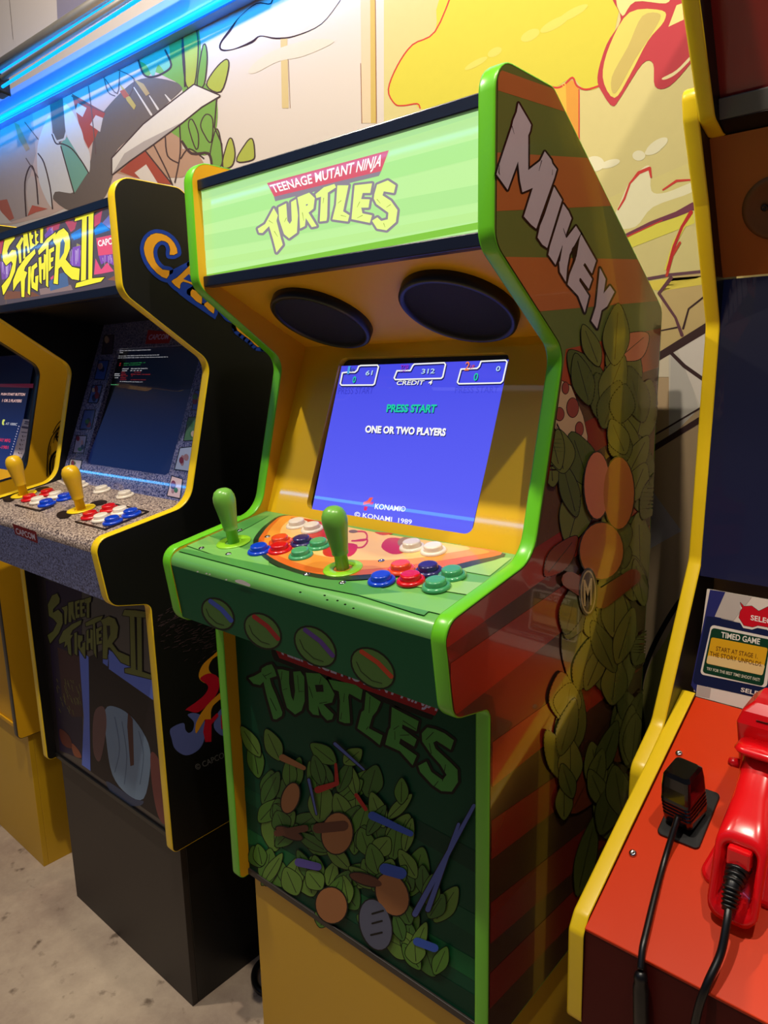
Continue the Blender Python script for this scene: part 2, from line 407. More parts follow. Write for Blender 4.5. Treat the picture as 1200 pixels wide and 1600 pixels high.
# pillars and cloud lines on the pale middle
MU.poly(z5([(306, -60), (320, -60), (322, 330), (308, 330)]), paint((214, 184, 104)), 2); MU.poly(z5([(280, -60), (306, -60), (308, 330), (284, 330)]), paint((228, 206, 172)), 2)
MU.stroke(z5([(281, 170, 1.5), (284, 330, 2)]), paint((150, 90, 60)), 3); MU.stroke(z5([(320, 0, 1.5), (323, 330, 2)]), paint((150, 90, 60)), 3)
MU.poly(z5([(66, 100), (84, 100), (88, 290), (70, 290)]), paint((218, 194, 140)), 2); MU.stroke(z5([(87, 160, 1.2), (92, 290, 1.2)]), paint((150, 110, 80)), 3)
MU.poly(smooth_curve(z5([(-20, 190), (20, 150), (90, 120), (160, 105), (210, 112), (130, 150), (60, 165), (0, 195)])), paint((232, 216, 196)), 3)
MU.stroke(smooth_curve(z1([(1135, -40, 4), (1130, 15, 5), (1070, 15, 4), (1000, 70, 2), (960, 125, 9), (920, 180, 6), (925, 208, 7), (975, 205, 3), (1050, 175, 9), (1085, 150, 3), (1150, 160, 6), (1230, 150, 4), (1340, 100, 2), (1420, 0, 2)]), False), ink((50, 28, 34), 0.6), 4)
# left group: dark mass, blade, green leaves, pale cloth, all generic painted shapes
MU.poly(z1([(-60, 420), (500, 180), (760, 90), (700, 560), (760, 700), (500, 760), (200, 900), (-60, 960)]), paint((214, 186, 172)), 1)
MU.poly(z1([(-60, 440), (130, 400), (150, 640), (110, 800), (120, 900), (-60, 960)]), paint((186, 168, 162)), 2)
MU.poly(smooth_curve(z1([(215, 820), (250, 790), (300, 790), (370, 700), (395, 540), (430, 470), (500, 390), (570, 335), (650, 325), (740, 345), (765, 365), (700, 430), (560, 560), (480, 640), (470, 740), (420, 840), (300, 880)])), paint((120, 108, 100)), 3)
MU.poly(z1([(300, 390), (440, 470), (400, 570), (370, 620), (340, 560)]), paint((182, 88, 72)), 3)
MU.poly(z1([(325, 430), (362, 450), (345, 488), (315, 465)]), paint((220, 204, 196)), 4); MU.poly(z1([(400, 480), (430, 492), (418, 550), (376, 520)]), paint((220, 204, 196)), 4)
MU.poly(smooth_curve(z1([(265, 430), (300, 460), (340, 540), (355, 600), (375, 640), (372, 720), (340, 690), (290, 590), (270, 520)])), paint((222, 218, 214)), 5)
MU.poly(smooth_curve(z1([(205, 480), (170, 560), (155, 640), (165, 760), (215, 865), (230, 800), (310, 800), (300, 700), (250, 600), (220, 570), (215, 520)])), paint((222, 218, 214)), 5)
MU.poly(z1([(280, 570), (370, 715), (312, 805), (252, 600)]), paint((128, 176, 158)), 6)
MU.poly(z1([(205, 400), (262, 400), (275, 560), (250, 600), (222, 560)]), paint((120, 108, 98)), 6)
MU.stroke(z1([(222, 560, 8), (235, 590, 8), (270, 580, 8), (278, 550, 8)]), paint((220, 216, 210)), 7)
MU.stroke(smooth_curve(z1([(218, 560), (235, 598), (262, 600), (300, 620), (340, 670), (370, 720)]), False), K, 7, 2)
MU.stroke(smooth_curve(z1([(160, 640), (185, 680), (210, 780), (220, 870)]), False), K, 7, 2); MU.stroke(smooth_curve(z1([(255, 610), (280, 700), (310, 805)]), False), K, 7, 1.8)
MU.poly(smooth_curve(z1([(120, 860), (115, 760), (140, 735), (160, 790), (165, 850)])), paint((206, 190, 180)), 4); MU.stroke(smooth_curve(z1([(110, 900), (105, 760), (130, 690), (150, 740), (160, 850)]), False), K, 6, 2.2)
MU.poly(z1([(115, 900), (135, 855), (200, 870), (150, 885)]), paint((204, 108, 90)), 6)
MU.poly(z1([(0, 835), (30, 830), (60, 910), (30, 925), (0, 870)]), paint((190, 110, 92)), 4); MU.poly(z1([(-20, 855), (50, 930), (-20, 935)]), paint((220, 208, 196)), 5)
# trunk-like browns under the blade
MU.poly(z1([(520, 640), (640, 600), (755, 520), (760, 620), (820, 630), (850, 680), (760, 740), (560, 740), (480, 720)]), paint((188, 150, 126)), 3)
MU.poly(z1([(500, 715), (600, 620), (720, 770), (640, 760), (560, 738)]), paint((172, 84, 68)), 5); MU.poly(z1([(562, 720), (610, 685), (660, 765), (590, 750)]), paint((224, 212, 202)), 6)
for q in ([(640, 600), (690, 700), (720, 770)], [(690, 570), (700, 650), (745, 680)], [(750, 520), (752, 640), (730, 760)], [(755, 660), (790, 620), (850, 660)], [(600, 620), (720, 770)]):
    MU.stroke(smooth_curve(z1(q), False), K, 7, 2.2)
# leaves
GL = paint((128, 170, 82)); GY = paint((176, 184, 82)); GD = paint((96, 148, 92))
MU.poly(smooth_curve(z1([(575, 240), (600, 190), (700, 130), (790, 80), (830, 130), (850, 330), (900, 400), (905, 520), (870, 640), (800, 630), (755, 580), (700, 530), (740, 440), (760, 365), (690, 320), (640, 300), (610, 320)])), GL, 4)
MU.poly(smooth_curve(z1([(580, 240), (690, 160), (710, 270), (690, 300), (660, 270), (640, 320), (610, 270)])), paint((132, 186, 150)), 5)
for q, c in (([(768, 140), (810, 110), (825, 200), (810, 350), (780, 355), (765, 240)], GY), ([(825, 350), (850, 190), (862, 240), (850, 350)], GL), ([(865, 355), (900, 290), (945, 250), (950, 290), (920, 380)], GY),
             ([(860, 480), (885, 500), (880, 590), (855, 560), (840, 520)], GL), ([(790, 530), (800, 500), (825, 560), (820, 620)], GL), ([(930, 690), (950, 600), (965, 580), (978, 640), (965, 690)], GY), ([(990, 670), (1020, 610), (1050, 580), (1060, 640), (1050, 665)], GY),
             ([(880, 640), (905, 540), (925, 640), (920, 690), (890, 690)], GL)):
    MU.stroke(smooth_curve(z1(q)), K, 6, 4, True); MU.poly(smooth_curve(z1(q)), c, 7)
MU.stroke(smooth_curve(z1([(575, 240), (600, 310), (640, 320), (690, 300), (715, 270), (690, 210)]), False), K, 8, 3)
MU.stroke(smooth_curve(z1([(760, 590), (800, 640), (870, 640), (885, 700)]), False), K, 8, 4); MU.stroke(smooth_curve(z1([(760, 140), (770, 260), (772, 360)]), False), K, 8, 3)
MU.stroke(z1([(905, 400, 6), (895, 530, 6), (925, 600, 5), (930, 690, 5)]), K, 8)
# white blade
bl = [(470, 725), (470, 660), (600, 520), (700, 440), (810, 355), (915, 400), (840, 445), (760, 510), (640, 600), (540, 670)]
MU.stroke(z1(bl), K, 8, 4.5, True); MU.poly(z1(bl), paint((232, 222, 212)), 9); MU.poly(z1([(470, 725), (540, 670), (640, 600), (760, 510), (600, 590), (520, 640)]), paint((186, 174, 168)), 10)
for a, b in (((560, 365), (632, 478)), ((625, 400), (660, 455)), ((690, 395), (710, 420))): MU.stroke(z1([a+(4,), b+(9,)]), paint((226, 216, 208)), 9)
for q, c in (([(500, 350), (520, 370), (568, 440), (560, 458), (530, 420)], (196, 172, 96)), ([(560, 330), (600, 350), (625, 390), (610, 400)], (190, 160, 110)), ([(500, 380), (520, 372), (540, 400), (520, 410)], (188, 100, 74)), ([(60, 510), (80, 520), (125, 620), (110, 630), (80, 580)], (188, 152, 110))):
    MU.poly(z1(q), paint(c), 8)
for q in ([(440, 330), (490, 390), (500, 300)], [(490, 290), (560, 330), (540, 400)], [(300, 400), (330, 420), (440, 470)], [(370, 360), (385, 480), (400, 640)], [(430, 300), (450, 380), (480, 400)], [(105, 510), (160, 580)], [(110, 660), (160, 740)]):
    MU.stroke(smooth_curve(z1(q), False), paint((120, 98, 92)), 8, 1.6)
# panels of the upper wall
MU.poly(z1([(235, -40), (480, -40), (300, 60), (240, 90)]), paint((150, 142, 158)), 1)
MU.stroke(z1([(38, -20, 1.5), (55, 165, 1.5)]), K, 2)
mural = MU.build('mural', wl)

# ------------------------------------------------------------------ overhead: steel rails, lit board, blue tube
def xline(p0, p1, y):
    a = onp(p0[0], p0[1], (0, y, 0), Vector((0, 1, 0))); b = onp(p1[0], p1[1], (0, y, 0), Vector((0, 1, 0)))
    d = (b-a); return a-d*0.25, b+d*0.55
blue_led = mat('blue_light_tube', (10, 190, 255), emit=1.7)
blue_led.node_tree.nodes['Principled BSDF'].inputs['Emission Color'].default_value = (0.0, 0.34, 1.0, 1)
def rail(px0, px1, y, rad, s0, s1, srad, label):
    a, b = xline(px0, px1, y)
    o = tag(obj('steel_rail', tube([a, b], rad, 20), steel, None, True), label, 'rail')
    p, q = xline(s0, s1, y-.004); obj('light_strip', tube([p, q], srad, 8), blue_led, o)
    return o
RY = .40
rail((0, 101), (157, 0), RY, .0135, (0, 113.5), (179, 0), .0028, 'thicker upper brushed steel rail with a thin blue light line under it')
rail((0, 124), (193, 0), RY, .0085, (0, 138), (215, 0), .0042, 'thinner lower steel rail just above the pale board, blue light under it')
c = onp(3, 121, (0, RY, 0), Vector((0, 1, 0)))
cl = thing('rail_clamp', c, 'black clamp joining the two steel rails at the left edge', 'clamp')
obj('clamp_body', box(c.x-0.05, c.x+0.006, c.y-0.028, c.y+0.02, c.z-0.045, c.z+0.010, 0.006), black_rubber, cl)
obj('cable_tie', tube([(c.x+0.0, c.y-0.03, c.z-0.03), (c.x+0.03, c.y-0.02, c.z-0.05), (c.x+0.045, c.y, c.z-0.058)], 0.004, 6), black_rubber, cl)
LY = .490
ta, tb = xline((0, 149), (257, 0), LY); ba, bb = xline((0, 193), (371, 0), LY); la, lb = xline((0, 186), (352, 0), LY-.006)
xe = 0.12; x0_ = ta.x; f = lambda p, q, x: p.z+(q.z-p.z)*(x-p.x)/(q.x-p.x)
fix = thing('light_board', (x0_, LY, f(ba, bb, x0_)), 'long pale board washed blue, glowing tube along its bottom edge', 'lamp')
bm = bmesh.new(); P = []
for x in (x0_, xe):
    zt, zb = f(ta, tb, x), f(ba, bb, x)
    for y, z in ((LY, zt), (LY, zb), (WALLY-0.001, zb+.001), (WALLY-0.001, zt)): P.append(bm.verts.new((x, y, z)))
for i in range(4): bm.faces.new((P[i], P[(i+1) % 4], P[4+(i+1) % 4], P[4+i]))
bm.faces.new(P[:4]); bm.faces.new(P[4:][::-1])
obj('board', bm, mat('blue_lit_board', (120, 160, 230), 0.5), fix)  # the tube's blue wash is mixed into the board's base colour
obj('light_tube', tube([(x0_+0.02, LY-.008, f(la, lb, x0_)), (xe-.02, LY-.008, f(la, lb, xe))], 0.0075, 12), blue_led, fix, True)
l = bpy.data.lights.new('tube_glow', 'AREA'); l.energy = 4; l.color = (0.0, 0.30, 1.0); l.shape = 'RECTANGLE'; l.size = abs(xe-x0_)-.05; l.size_y = .012
lo = bpy.data.objects.new('tube_glow', l); COL.objects.link(lo); lo.location = ((x0_+xe)/2, LY-.045, (f(la, lb, x0_)+f(la, lb, xe))/2-.004)
lo.rotation_euler = Vector((0, 1, .12)).to_track_quat('-Z', 'Z').to_euler()

# ------------------------------------------------------------------ cabinets
PROF = [(-.0042, 1.1030), (-.0038, .9402), (.1441, .8386), (.0852, .6056), (-.0862, .5750), (-.0711, .4704), (-.0021, .4557), (0, 0), (.436, 0), (.4350, .8980), (.1050, 1.1032)]
PRAD = [.028, .03, .03, .045, .022, .022, .014, .010, .004, .02, .02]
POLY = [tuple(p) for p in rounded(PROF, PRAD)]
T = 0.018; HW = 0.25
BZ0, BZ1 = (.194, .859), (.096, .603)       # screen surround
SP0, SP1 = (.02, .948), (.194, .859)         # speaker board
CP0, CP1 = (-.084, .5725), (.090, .6045)     # control surface
def plane(P0, P1, o):
    a = Vector((0, P0[0], P0[1])); b = Vector((0, P1[0], P1[1])); n = Vector((1, 0, 0)).cross(b-a).normalized()
    return a+o, n
def frame_with_hole(x0, x1, P0, P1, hole, rad, th, o, outer_rad=0.0):
    """board (x0..x1, P0 top..P1 bottom) with a rounded rectangular hole (hx0,hx1,s0,s1 along the slope from the top)"""
    a = Vector((0, P0[0], P0[1])); b = Vector((0, P1[0], P1[1])); L = (b-a).length; d = (b-a)/L
    n = Vector((1, 0, 0)).cross(d); n = n if n.y < 0 else -n
    inner = rounded([(hole[0], hole[2]), (hole[1], hole[2]), (hole[1], hole[3]), (hole[0], hole[3])], rad, 6)
    N = len(inner); cxx, cyy = (hole[0]+hole[1])/2, (hole[2]+hole[3])/2
    corners = [(x0, 0), (x1, 0), (x1, L), (x0, L)]
    W = lambda p, k: a+o+Vector((p[0], 0, 0))+d*p[1]-n*k
    bm = bmesh.new()
    q = N//4
    F = [bm.verts.new(W(p, 0)) for p in inner]; B = [bm.verts.new(W(p, th)) for p in inner]
    C = [bm.verts.new(W(p, 0)) for p in corners]; CB = [bm.verts.new(W(p, th)) for p in corners]
    for k in range(4):
        seg = [F[(k*q+i) % N] for i in range(q)]
        for i in range(q-1): bm.faces.new((C[k], seg[i], seg[i+1]))
        bm.faces.new((C[k], F[(k*q+q-1) % N], F[((k+1)*q) % N], C[(k+1) % 4]))
        bm.faces.new((C[k], C[(k+1) % 4], CB[(k+1) % 4], CB[k]))
    for i in range(N): bm.faces.new((F[i], F[(i+1) % N], B[(i+1) % N], B[i]))
    return bm
def button_meshes():
    rim = mesh_of(lathe([(0.0, 0.0), (.0165, 0.0), (.0168, .0012), (.0160, .0034), (.0135, .0046), (.0122, .0040), (.0120, .0030), (0, .0030)]), 'push_button')
    cap = mesh_of(lathe([(.0117, .003), (.0117, .0086), (.0108, .0100), (.0085, .0102), (0, .0098)]), 'plunger')
    return rim, cap
RIM, CAP = button_meshes()
WASH = mesh_of(lathe([(0, 0), (.0245, 0), (.0248, .0008), (.0240, .0018), (.0125, .0020), (.0118, .0012), (.0118, -.004), (0, -.004)], 36), 'dust_washer')
BAT = mesh_of(lathe([(0, -.004), (.0082, -.004), (.0082, .020), (.0102, .0205), (.0104, .0215), (.0100, .0222), (.0108, .028), (.0132, .045), (.0152, .058), (.0157, .0635), (.0150, .070), (.0122, .0765), (.0075, .0800), (.0, .0812)], 32), 'handle')
BOLT = mesh_of(lathe([(0, .0004), (.0042, .0004), (.0044, .0008), (.0036, .0016), (.0016, .0017), (.0014, .0010), (0, .0010)], 14), 'bolt')
def colored(me, m):
    c = me.copy(); c.materials.clear(); c.materials.append(m); return c
_cache = {}
def cm(me, m):
    k = (me.name, m.name)
    if k not in _cache: _cache[k] = colored(me, m)
    return _cache[k]
def put(name, me, parent, loc_world, rot, base=None):
    o = bpy.data.objects.new(name, me); COL.objects.link(o); o.parent = parent
    o.location = Vector(loc_world)-rootloc(parent) if base is None else base; o.rotation_euler = rot
    return o
CPTILT = math.atan2(CP1[1]-CP0[1], CP1[0]-CP0[0])
def cp_point(o, x, y):
    t = (y-CP0[0])/(CP1[0]-CP0[0]); return o+Vector((x, y, CP0[1]+(CP1[1]-CP0[1])*t))
def button(o, root, x, y, m, label):
    b = put('push_button', cm(RIM, m), root, cp_point(o, x, y), (CPTILT, 0, 0)); b['label'] = label
    put('plunger', cm(CAP, m), b, None, (0, 0, 0), (0, 0, 0))
def joystick(o, root, x, y, m, mw, label):
    e = put('joystick', cm(WASH, mw), root, cp_point(o, x, y), (CPTILT, 0, 0)); e['label'] = label
    put('handle', cm(BAT, m), e, None, (0, 0, 0), (0, 0, 0))
def screw(o, root, x, y):
    put('bolt', cm(BOLT, chrome), root, cp_point(o, x, y), (CPTILT, 0, 0))

def cabinet(o, label, inner, outer, edge, bezel_m, marquee_m, kick_m, cp_m, trim_m, hole, speaker_m, kick_y=.020, bz=None):
    BZ0, BZ1 = bz or ((.194, .859), (.096, .603))
    SP1 = BZ0
    o = Vector(o); root = thing('arcade_cabinet', o, label, 'arcade cabinet')
    poly = [(p[0]+o.y, p[1]+o.z) for p in POLY]
    for s in (-1, 1):
        xo = o.x+s*HW; xi = o.x+s*(HW-T)
        lo, hi = min(xo, xi), max(xo, xi)
        sp = obj('side_panel', prism_x(poly, lo, hi, (0, 1, 2)), [outer if s < 0 else inner, inner if s < 0 else outer, edge], root)
        obj('edge_molding', molding(poly, lo, hi), edge, sp, True)
    X0, X1 = o.x-HW+T, o.x+HW-T
    def yz(p): return (p[0]+o.y, p[1]+o.z)
    # marquee
    obj('marquee', box(X0, X1, o.y+.010, o.y+.020, o.z+.953, o.z+1.068), marquee_m, root)
    obj('marquee_trim', box(X0, X1, o.y+.0035, o.y+.022, o.z+1.066, o.z+1.080, .0015), trim_m, root)
    obj('marquee_trim', box(X0, X1, o.y+.0035, o.y+.022, o.z+.9395, o.z+.954, .0015), trim_m, root)
    obj('top_board', box(X0, X1, o.y+.0205, o.y+.118, o.z+1.064, o.z+1.078), outer, root)
    obj('rear_top_board', slab((.118+o.y, 1.074+o.z), (.425+o.y, .885+o.z), X0, X1, -.012), outer, root)
    obj('header_ledge', box(X0, X1, o.y+.0205, o.y+.034, o.z+.9435, o.z+.955), inner, root)
    obj('speaker_board', slab(yz(SP0), yz(SP1), X0, X1, .012), inner, root)
    obj('screen_surround', frame_with_hole(-HW+T, HW-T, BZ0, BZ1, hole, .012, .010, o), bezel_m, root)
    pa, n = plane(BZ0, BZ1, o); d = (Vector((0, BZ1[0]-BZ0[0], BZ1[1]-BZ0[1]))).normalized(); n = n if n.y < 0 else -n
    bm = bmesh.new(); vs = [bm.verts.new(pa+Vector((x, 0, 0))+d*s-n*.0095) for x, s in ((hole[0]-.01, hole[2]-.01), (hole[1]+.01, hole[2]-.01), (hole[1]+.01, hole[3]+.01), (hole[0]-.01, hole[3]+.01))]
    bm.faces.new(vs); obj('screen_mask', bm, black_board, root)
    # control panel: one bent sheet with a rounded nose
    sec = [(CP1[0]+.004, CP1[1]+.0006), (-.0845, .5710), (-.0700, .4740), (.020, .4600)]
    rs = rounded([(.30, .30)]+sec+[(.30, .31)], [0, 0, .016, .010, 0, 0], 8)
    rs = [p for p in rs if p[0] < .29]
    bm = bmesh.new(); A = [bm.verts.new((X0, p[0]+o.y, p[1]+o.z)) for p in rs]; B = [bm.verts.new((X1, p[0]+o.y, p[1]+o.z)) for p in rs]
    for i in range(len(rs)-1): bm.faces.new((A[i], A[i+1], B[i+1], B[i]))
    cp = obj('control_panel', bm, cp_m, root, True)
    for p_ in cp.data.polygons: p_.use_smooth = True
    obj('kick_panel', box(X0, X1, o.y+kick_y, o.y+kick_y+.010, o.z+.002, o.z+.462), kick_m, root)
    obj('bottom_batten', box(X0, X1, o.y+kick_y-.004, o.y+kick_y-.0002, o.z+.001, o.z+.011, .001), outer if outer is not green_side else black_matt, root)
    obj('back_panel', box(X0, X1, o.y+.418, o.y+.428, o.z+.01, o.z+.88), outer, root)
    if speaker_m:
        ta_ = math.atan2(-(SP1[1]-SP0[1]), SP1[0]-SP0[0])
        nrm = Vector((0, -(SP0[1]-SP1[1]), -(SP1[0]-SP0[0]))).normalized()
        sm = mesh_of(lathe([(0, .008), (.066, .008), (.0675, .0125), (.071, .0130), (.0735, .0115), (.0740, 0), (0, 0)], 48), 'speaker')
        rimm = mesh_of(lathe([(.0665, .0078), (.0672, .0132), (.0715, .0137), (.0743, .0118), (.0746, 0)], 48), 'speaker_rim')
        for sx in (-.113, .124):
            c = o+Vector((sx, 0, 0))+Vector((0, SP0[0], SP0[1]))+Vector((0, SP1[0]-SP0[0], SP1[1]-SP0[1])).normalized()*.110
            q = nrm.to_track_quat('Z', 'Y').to_euler()
            sp_ = put('speaker', cm(sm, speaker_m), root, c, q)
            put('speaker_rim', cm(rimm, black_board), sp_, None, (0, 0, 0), (0, 0, 0))
    return root
def pedestal(o, m, label, hw=.228, y0=.026, y1=.40, side=None):
    o = Vector(o); t = thing('plinth', (o.x, o.y+.2, FLOORZ), label, 'plinth')
    e = -0.0022
    obj('front_board', box(o.x-hw, o.x+hw, o.y+y0, o.y+y0+.012, FLOORZ, o.z+e, .0008), m, t)
    for s in (-1, 1):
        xa, xb = sorted((o.x+s*hw, o.x+s*(hw-.012))); obj('side_board', box(xa, xb, o.y+y0+.0122, o.y+y1, FLOORZ, o.z+e, .0008), side or m, t)
    obj('back_board', box(o.x-hw+.0122, o.x+hw-.0122, o.y+y1-.012, o.y+y1-.0002, FLOORZ, o.z+e), m, t)
    return t

# ---- green cabinet
BZB = ((.222, .925), (.092, .600))
O1 = Vector((0, 0, 0))
mq_green = ink((196, 246, 160), 0.25, 0.5, 0.92)
HOLE = (-.148, .154, .020, .258)
g = cabinet(O1, 'lime green edged arcade cabinet with glowing green marquee and blue screen', yellow_board, green_side, green_edge, yellow_bezel, mq_green, green_kick, green_sheet, dark_trim, HOLE, speaker_black)
pedestal(O1, yellow_paint, 'yellow plinth with bright front under the green cabinet')
# marquee print
Pm = Print((0, .010, 0), (0, -1, 0))
E_ = lambda p: Z(390, 220, 4.8, p)
for i, (l0, l1, r0_, r1_, c) in enumerate(((290, 312, 166, 180, (186, 240, 160)), (330, 352, 216, 246, (180, 240, 148)), (368, 392, 288, 316, (182, 238, 150)), (408, 420, 330, 344, (192, 242, 150)))):
    Pm.poly([(318, l0), (749, r0_), (749, r1_), (318, l1)], ink(c, .25, .5, .92), 0)
Pm.poly([(314, 431), (749, 347), (749, 358), (326, 439)], ink((140, 210, 70), .25, .5, .85), 1)
Pm.poly([(316, 295), (749, 165), (749, 170), (316, 301)], ink((150, 210, 110), .25, .5, .8), 1)
GO = ink((150, 140, 152), .25, .5, .9); YL = ink((232, 255, 140), .25, .5, .98)
Pm.poly(E_([(185, 418), (990, 228), (972, 264), (195, 454)]), GO, 2)
Pm.poly(E_([(133, 318), (1047, 72), (990, 228), (187, 420)]), ink((226, 96, 112), .25, .5, .9), 3)
Pm.text('TEENAGE MUTANT NINJA', E_([(152, 334), (1012, 98), (975, 222), (195, 410)]), ink((250, 250, 246), .25, .5, 1.0), 4, .02)
TU = [[(65, 660), (120, 625), (185, 505), (215, 560), (205, 600), (240, 740), (252, 780), (205, 838), (180, 740), (150, 640), (100, 692), (75, 690)],
 [(220, 500), (278, 470), (287, 600), (305, 625), (320, 600), (315, 460), (352, 438), (366, 560), (358, 690), (300, 732), (262, 700), (225, 590)],
 [(362, 425), (450, 390), (492, 430), (482, 510), (445, 540), (506, 640), (470, 648), (425, 580), (418, 640), (382, 658), (375, 500)],
 [(498, 402), (560, 350), (640, 325), (652, 350), (590, 390), (585, 570), (580, 600), (530, 606), (540, 420), (505, 430)],
 [(662, 335), (745, 335), (705, 530), (752, 560), (740, 606), (625, 590), (652, 480)],
 [(792, 335), (922, 320), (908, 392), (852, 392), (840, 438), (905, 440), (895, 502), (840, 502), (850, 545), (922, 560), (905, 616), (768, 588)],
 [(940, 400), (960, 330), (1040, 298), (1098, 335), (1085, 392), (1010, 380), (1000, 410), (1062, 450), (1112, 520), (1100, 610), (1030, 672), (960, 660), (922, 600), (962, 575), (990, 602), (1040, 590), (1045, 540), (955, 475), (935, 435)]]
for k, q in enumerate(TU):
    Pm.stroke(E_(q), GO, 2, 7.5, True); Pm.poly(E_(q), YL, 5)
Pm.poly(E_([(425, 478), (442, 474), (440, 484), (428, 490)]), GO, 6)
for a_, b_ in (((150, 600), (180, 620)), ((190, 680), (215, 720)), ((280, 580), (265, 610)), ((400, 540), (410, 600)), ((560, 430), (555, 470)), ((690, 450), (665, 470)), ((830, 460), (810, 500)), ((960, 440), (985, 470)), ((1060, 480), (1030, 500)), ((1010, 620), (1020, 650)), ((850, 560), (810, 580)), ((690, 560), (730, 570))):
    Pm.stroke(E_([a_+(6,), b_+(3,)]), ink((170, 176, 90), .25, .5, .9), 6)
Pm.build('marquee_print', g)
# screen
SCP = Vector((0, BZ0[0], BZ0[1])); SD = Vector((0, BZ1[0]-BZ0[0], BZ1[1]-BZ0[1])).normalized(); SN = Vector((1, 0, 0)).cross(SD); SN = SN if SN.y < 0 else -SN
def screen_mat(name, top, bot, z0, z1, strength=1.0, coat=1.0):
    m = bpy.data.materials.new(name); m.use_nodes = True; nt = m.node_tree; b = nt.nodes['Principled BSDF']
    geo = nt.nodes.new('ShaderNodeNewGeometry'); sep = nt.nodes.new('ShaderNodeSeparateXYZ'); mr = nt.nodes.new('ShaderNodeMapRange')
    mr.inputs[1].default_value = z0; mr.inputs[2].default_value = z1
    mx = nt.nodes.new('ShaderNodeMix'); mx.data_type = 'RGBA'; mx.inputs[6].default_value = rgb(bot); mx.inputs[7].default_value = rgb(top)
    nt.links.new(geo.outputs['Position'], sep.inputs[0]); nt.links.new(sep.outputs[2], mr.inputs[0]); nt.links.new(mr.outputs[0], mx.inputs[0])
    nt.links.new(mx.outputs[2], b.inputs['Emission Color']); b.inputs['Emission Strength'].default_value = strength
    b.inputs['Base Color'].default_value = (.01, .01, .015, 1); b.inputs['Roughness'].default_value = .3; b.inputs['Coat Weight'].default_value = coat; b.inputs['Coat Roughness'].default_value = .01
    return m
Ps = Print(SCP-SN*.0055, SN)
scr = [(534, 572), (797, 562), (736, 836), (487, 799)]
Ps.poly(scr, screen_mat('blue_game_screen', (72, 78, 236), (98, 100, 252), .62, .84), 0)
WT = ink((250, 252, 250), .3, 1, 1.0); NV = ink((20, 24, 110), .3, 1, .8); TEAL = ink((30, 214, 170), .3, 1, .95); OR = ink((250, 130, 70), .3, 1, .95); PU = ink((150, 50, 220), .3, 1, .9); CY = ink((70, 170, 240), .3, 1, .95)
za = lambda p: Z(500, 550, 7.5, p); zb = lambda p: Z(640, 550, 7.0588, p); zc = lambda p: Z(540, 610, 6.6667, p)
hud1 = za([(265, 245), (320, 238), (410, 238), (438, 215), (455, 170), (480, 160), (675, 155), (688, 175), (640, 375), (620, 388), (255, 390), (240, 370)])
hud2 = [za([(905, 222)])[0], za([(1060, 218)])[0], za([(1090, 160)])[0], zb([(55, 135)])[0], zb([(385, 120)])[0], zb([(398, 140)])[0], zb([(368, 275)])[0], zb([(350, 292)])[0], za([(885, 325)])[0], za([(872, 305)])[0]]
hud3 = zb([(570, 190), (745, 182), (770, 160), (790, 105), (1060, 92), (1077, 110), (1030, 320), (1005, 342), (545, 352), (530, 335)])
for h in (hud1, hud2, hud3):
    Ps.stroke([(p[0]+.6, p[1]+1.2) for p in h], NV, 1, 4.0, True); Ps.stroke(h, WT, 2, 2.2, True)
def stext(s, q, m, bold=.015, sh=True):
    if sh: Ps.text(s, [(p[0]+.9, p[1]+1.3) for p in q], NV, 1, bold+.01)
    Ps.text(s, q, m, 3, bold)
stext('61', za([(545, 220), (625, 216), (612, 272), (532, 276)]), ink((190, 226, 250), .3, 1, 1))
stext('0', za([(392, 288), (430, 286), (415, 362), (380, 364)]), TEAL)
stext('1', za([(335, 168), (362, 166), (345, 258), (318, 260)]), CY); stext('UP', za([(365, 195), (405, 192), (396, 238), (356, 240)]), ink((60, 90, 160), .3, 1, .9))
stext('TOP!', za([(952, 152), (1045, 146), (1030, 236), (936, 240)]), PU)
stext('312', zb([(140, 188), (285, 184), (275, 238), (130, 242)]), ink((190, 226, 250), .3, 1, 1))
q0 = za([(908, 338)])[0]; q1 = zb([(262, 312)])[0]; q2 = zb([(245, 362)])[0]; q3 = za([(896, 390)])[0]
stext('CREDIT  4', [q0, q1, q2, q3], WT)
stext('2', zb([(625, 108), (672, 106), (655, 205), (605, 208)]), OR); stext('UP', zb([(675, 145), (722, 142), (712, 186), (662, 188)]), ink((220, 80, 60), .3, 1, .9))
stext('0', zb([(962, 158), (1008, 156), (998, 212), (950, 214)]), ink((190, 226, 250), .3, 1, 1)); stext('0', zb([(718, 234), (765, 232), (750, 318), (704, 320)]), TEAL)
stext('PRESS START', zc([(437, 145), (955, 148), (938, 235), (425, 228)]), TEAL, .035)
stext('ONE OR TWO PLAYERS', zc([(212, 365), (1052, 395), (1040, 478), (203, 442)]), ink((255, 255, 255), .3, 1, 1.0), .045)
Ps.text('PRESS START', za([(225, 418), (638, 414), (620, 492), (212, 496)]), ink((58, 62, 205), .3, 1, .95), 2, .0)
Ps.text('PRESS START', zb([(510, 385), (985, 382), (975, 452), (500, 456)]), ink((62, 68, 220), .3, 1, .95), 2, .0)
Ps.poly(zc([(255, 1118), (290, 1115), (255, 1180), (185, 1195), (190, 1165), (230, 1150)]), ink((250, 96, 60), .3, 1, .95), 3)
Ps.poly(zc([(262, 1165), (296, 1162), (285, 1190), (255, 1192)]), ink((226, 30, 100), .3, 1, .95), 3); Ps.poly(zc([(198, 1208), (235, 1210), (220, 1254), (192, 1250)]), ink((226, 30, 100), .3, 1, .95), 3)
Ps.text('KONAMI®', zc([(315, 1175), (632, 1210), (622, 1266), (303, 1236)]), WT, 3, .02)
Ps.text('© KONAMI  1989', zc([(98, 1262), (695, 1345), (690, 1398), (92, 1316)]), WT, 3, .01)
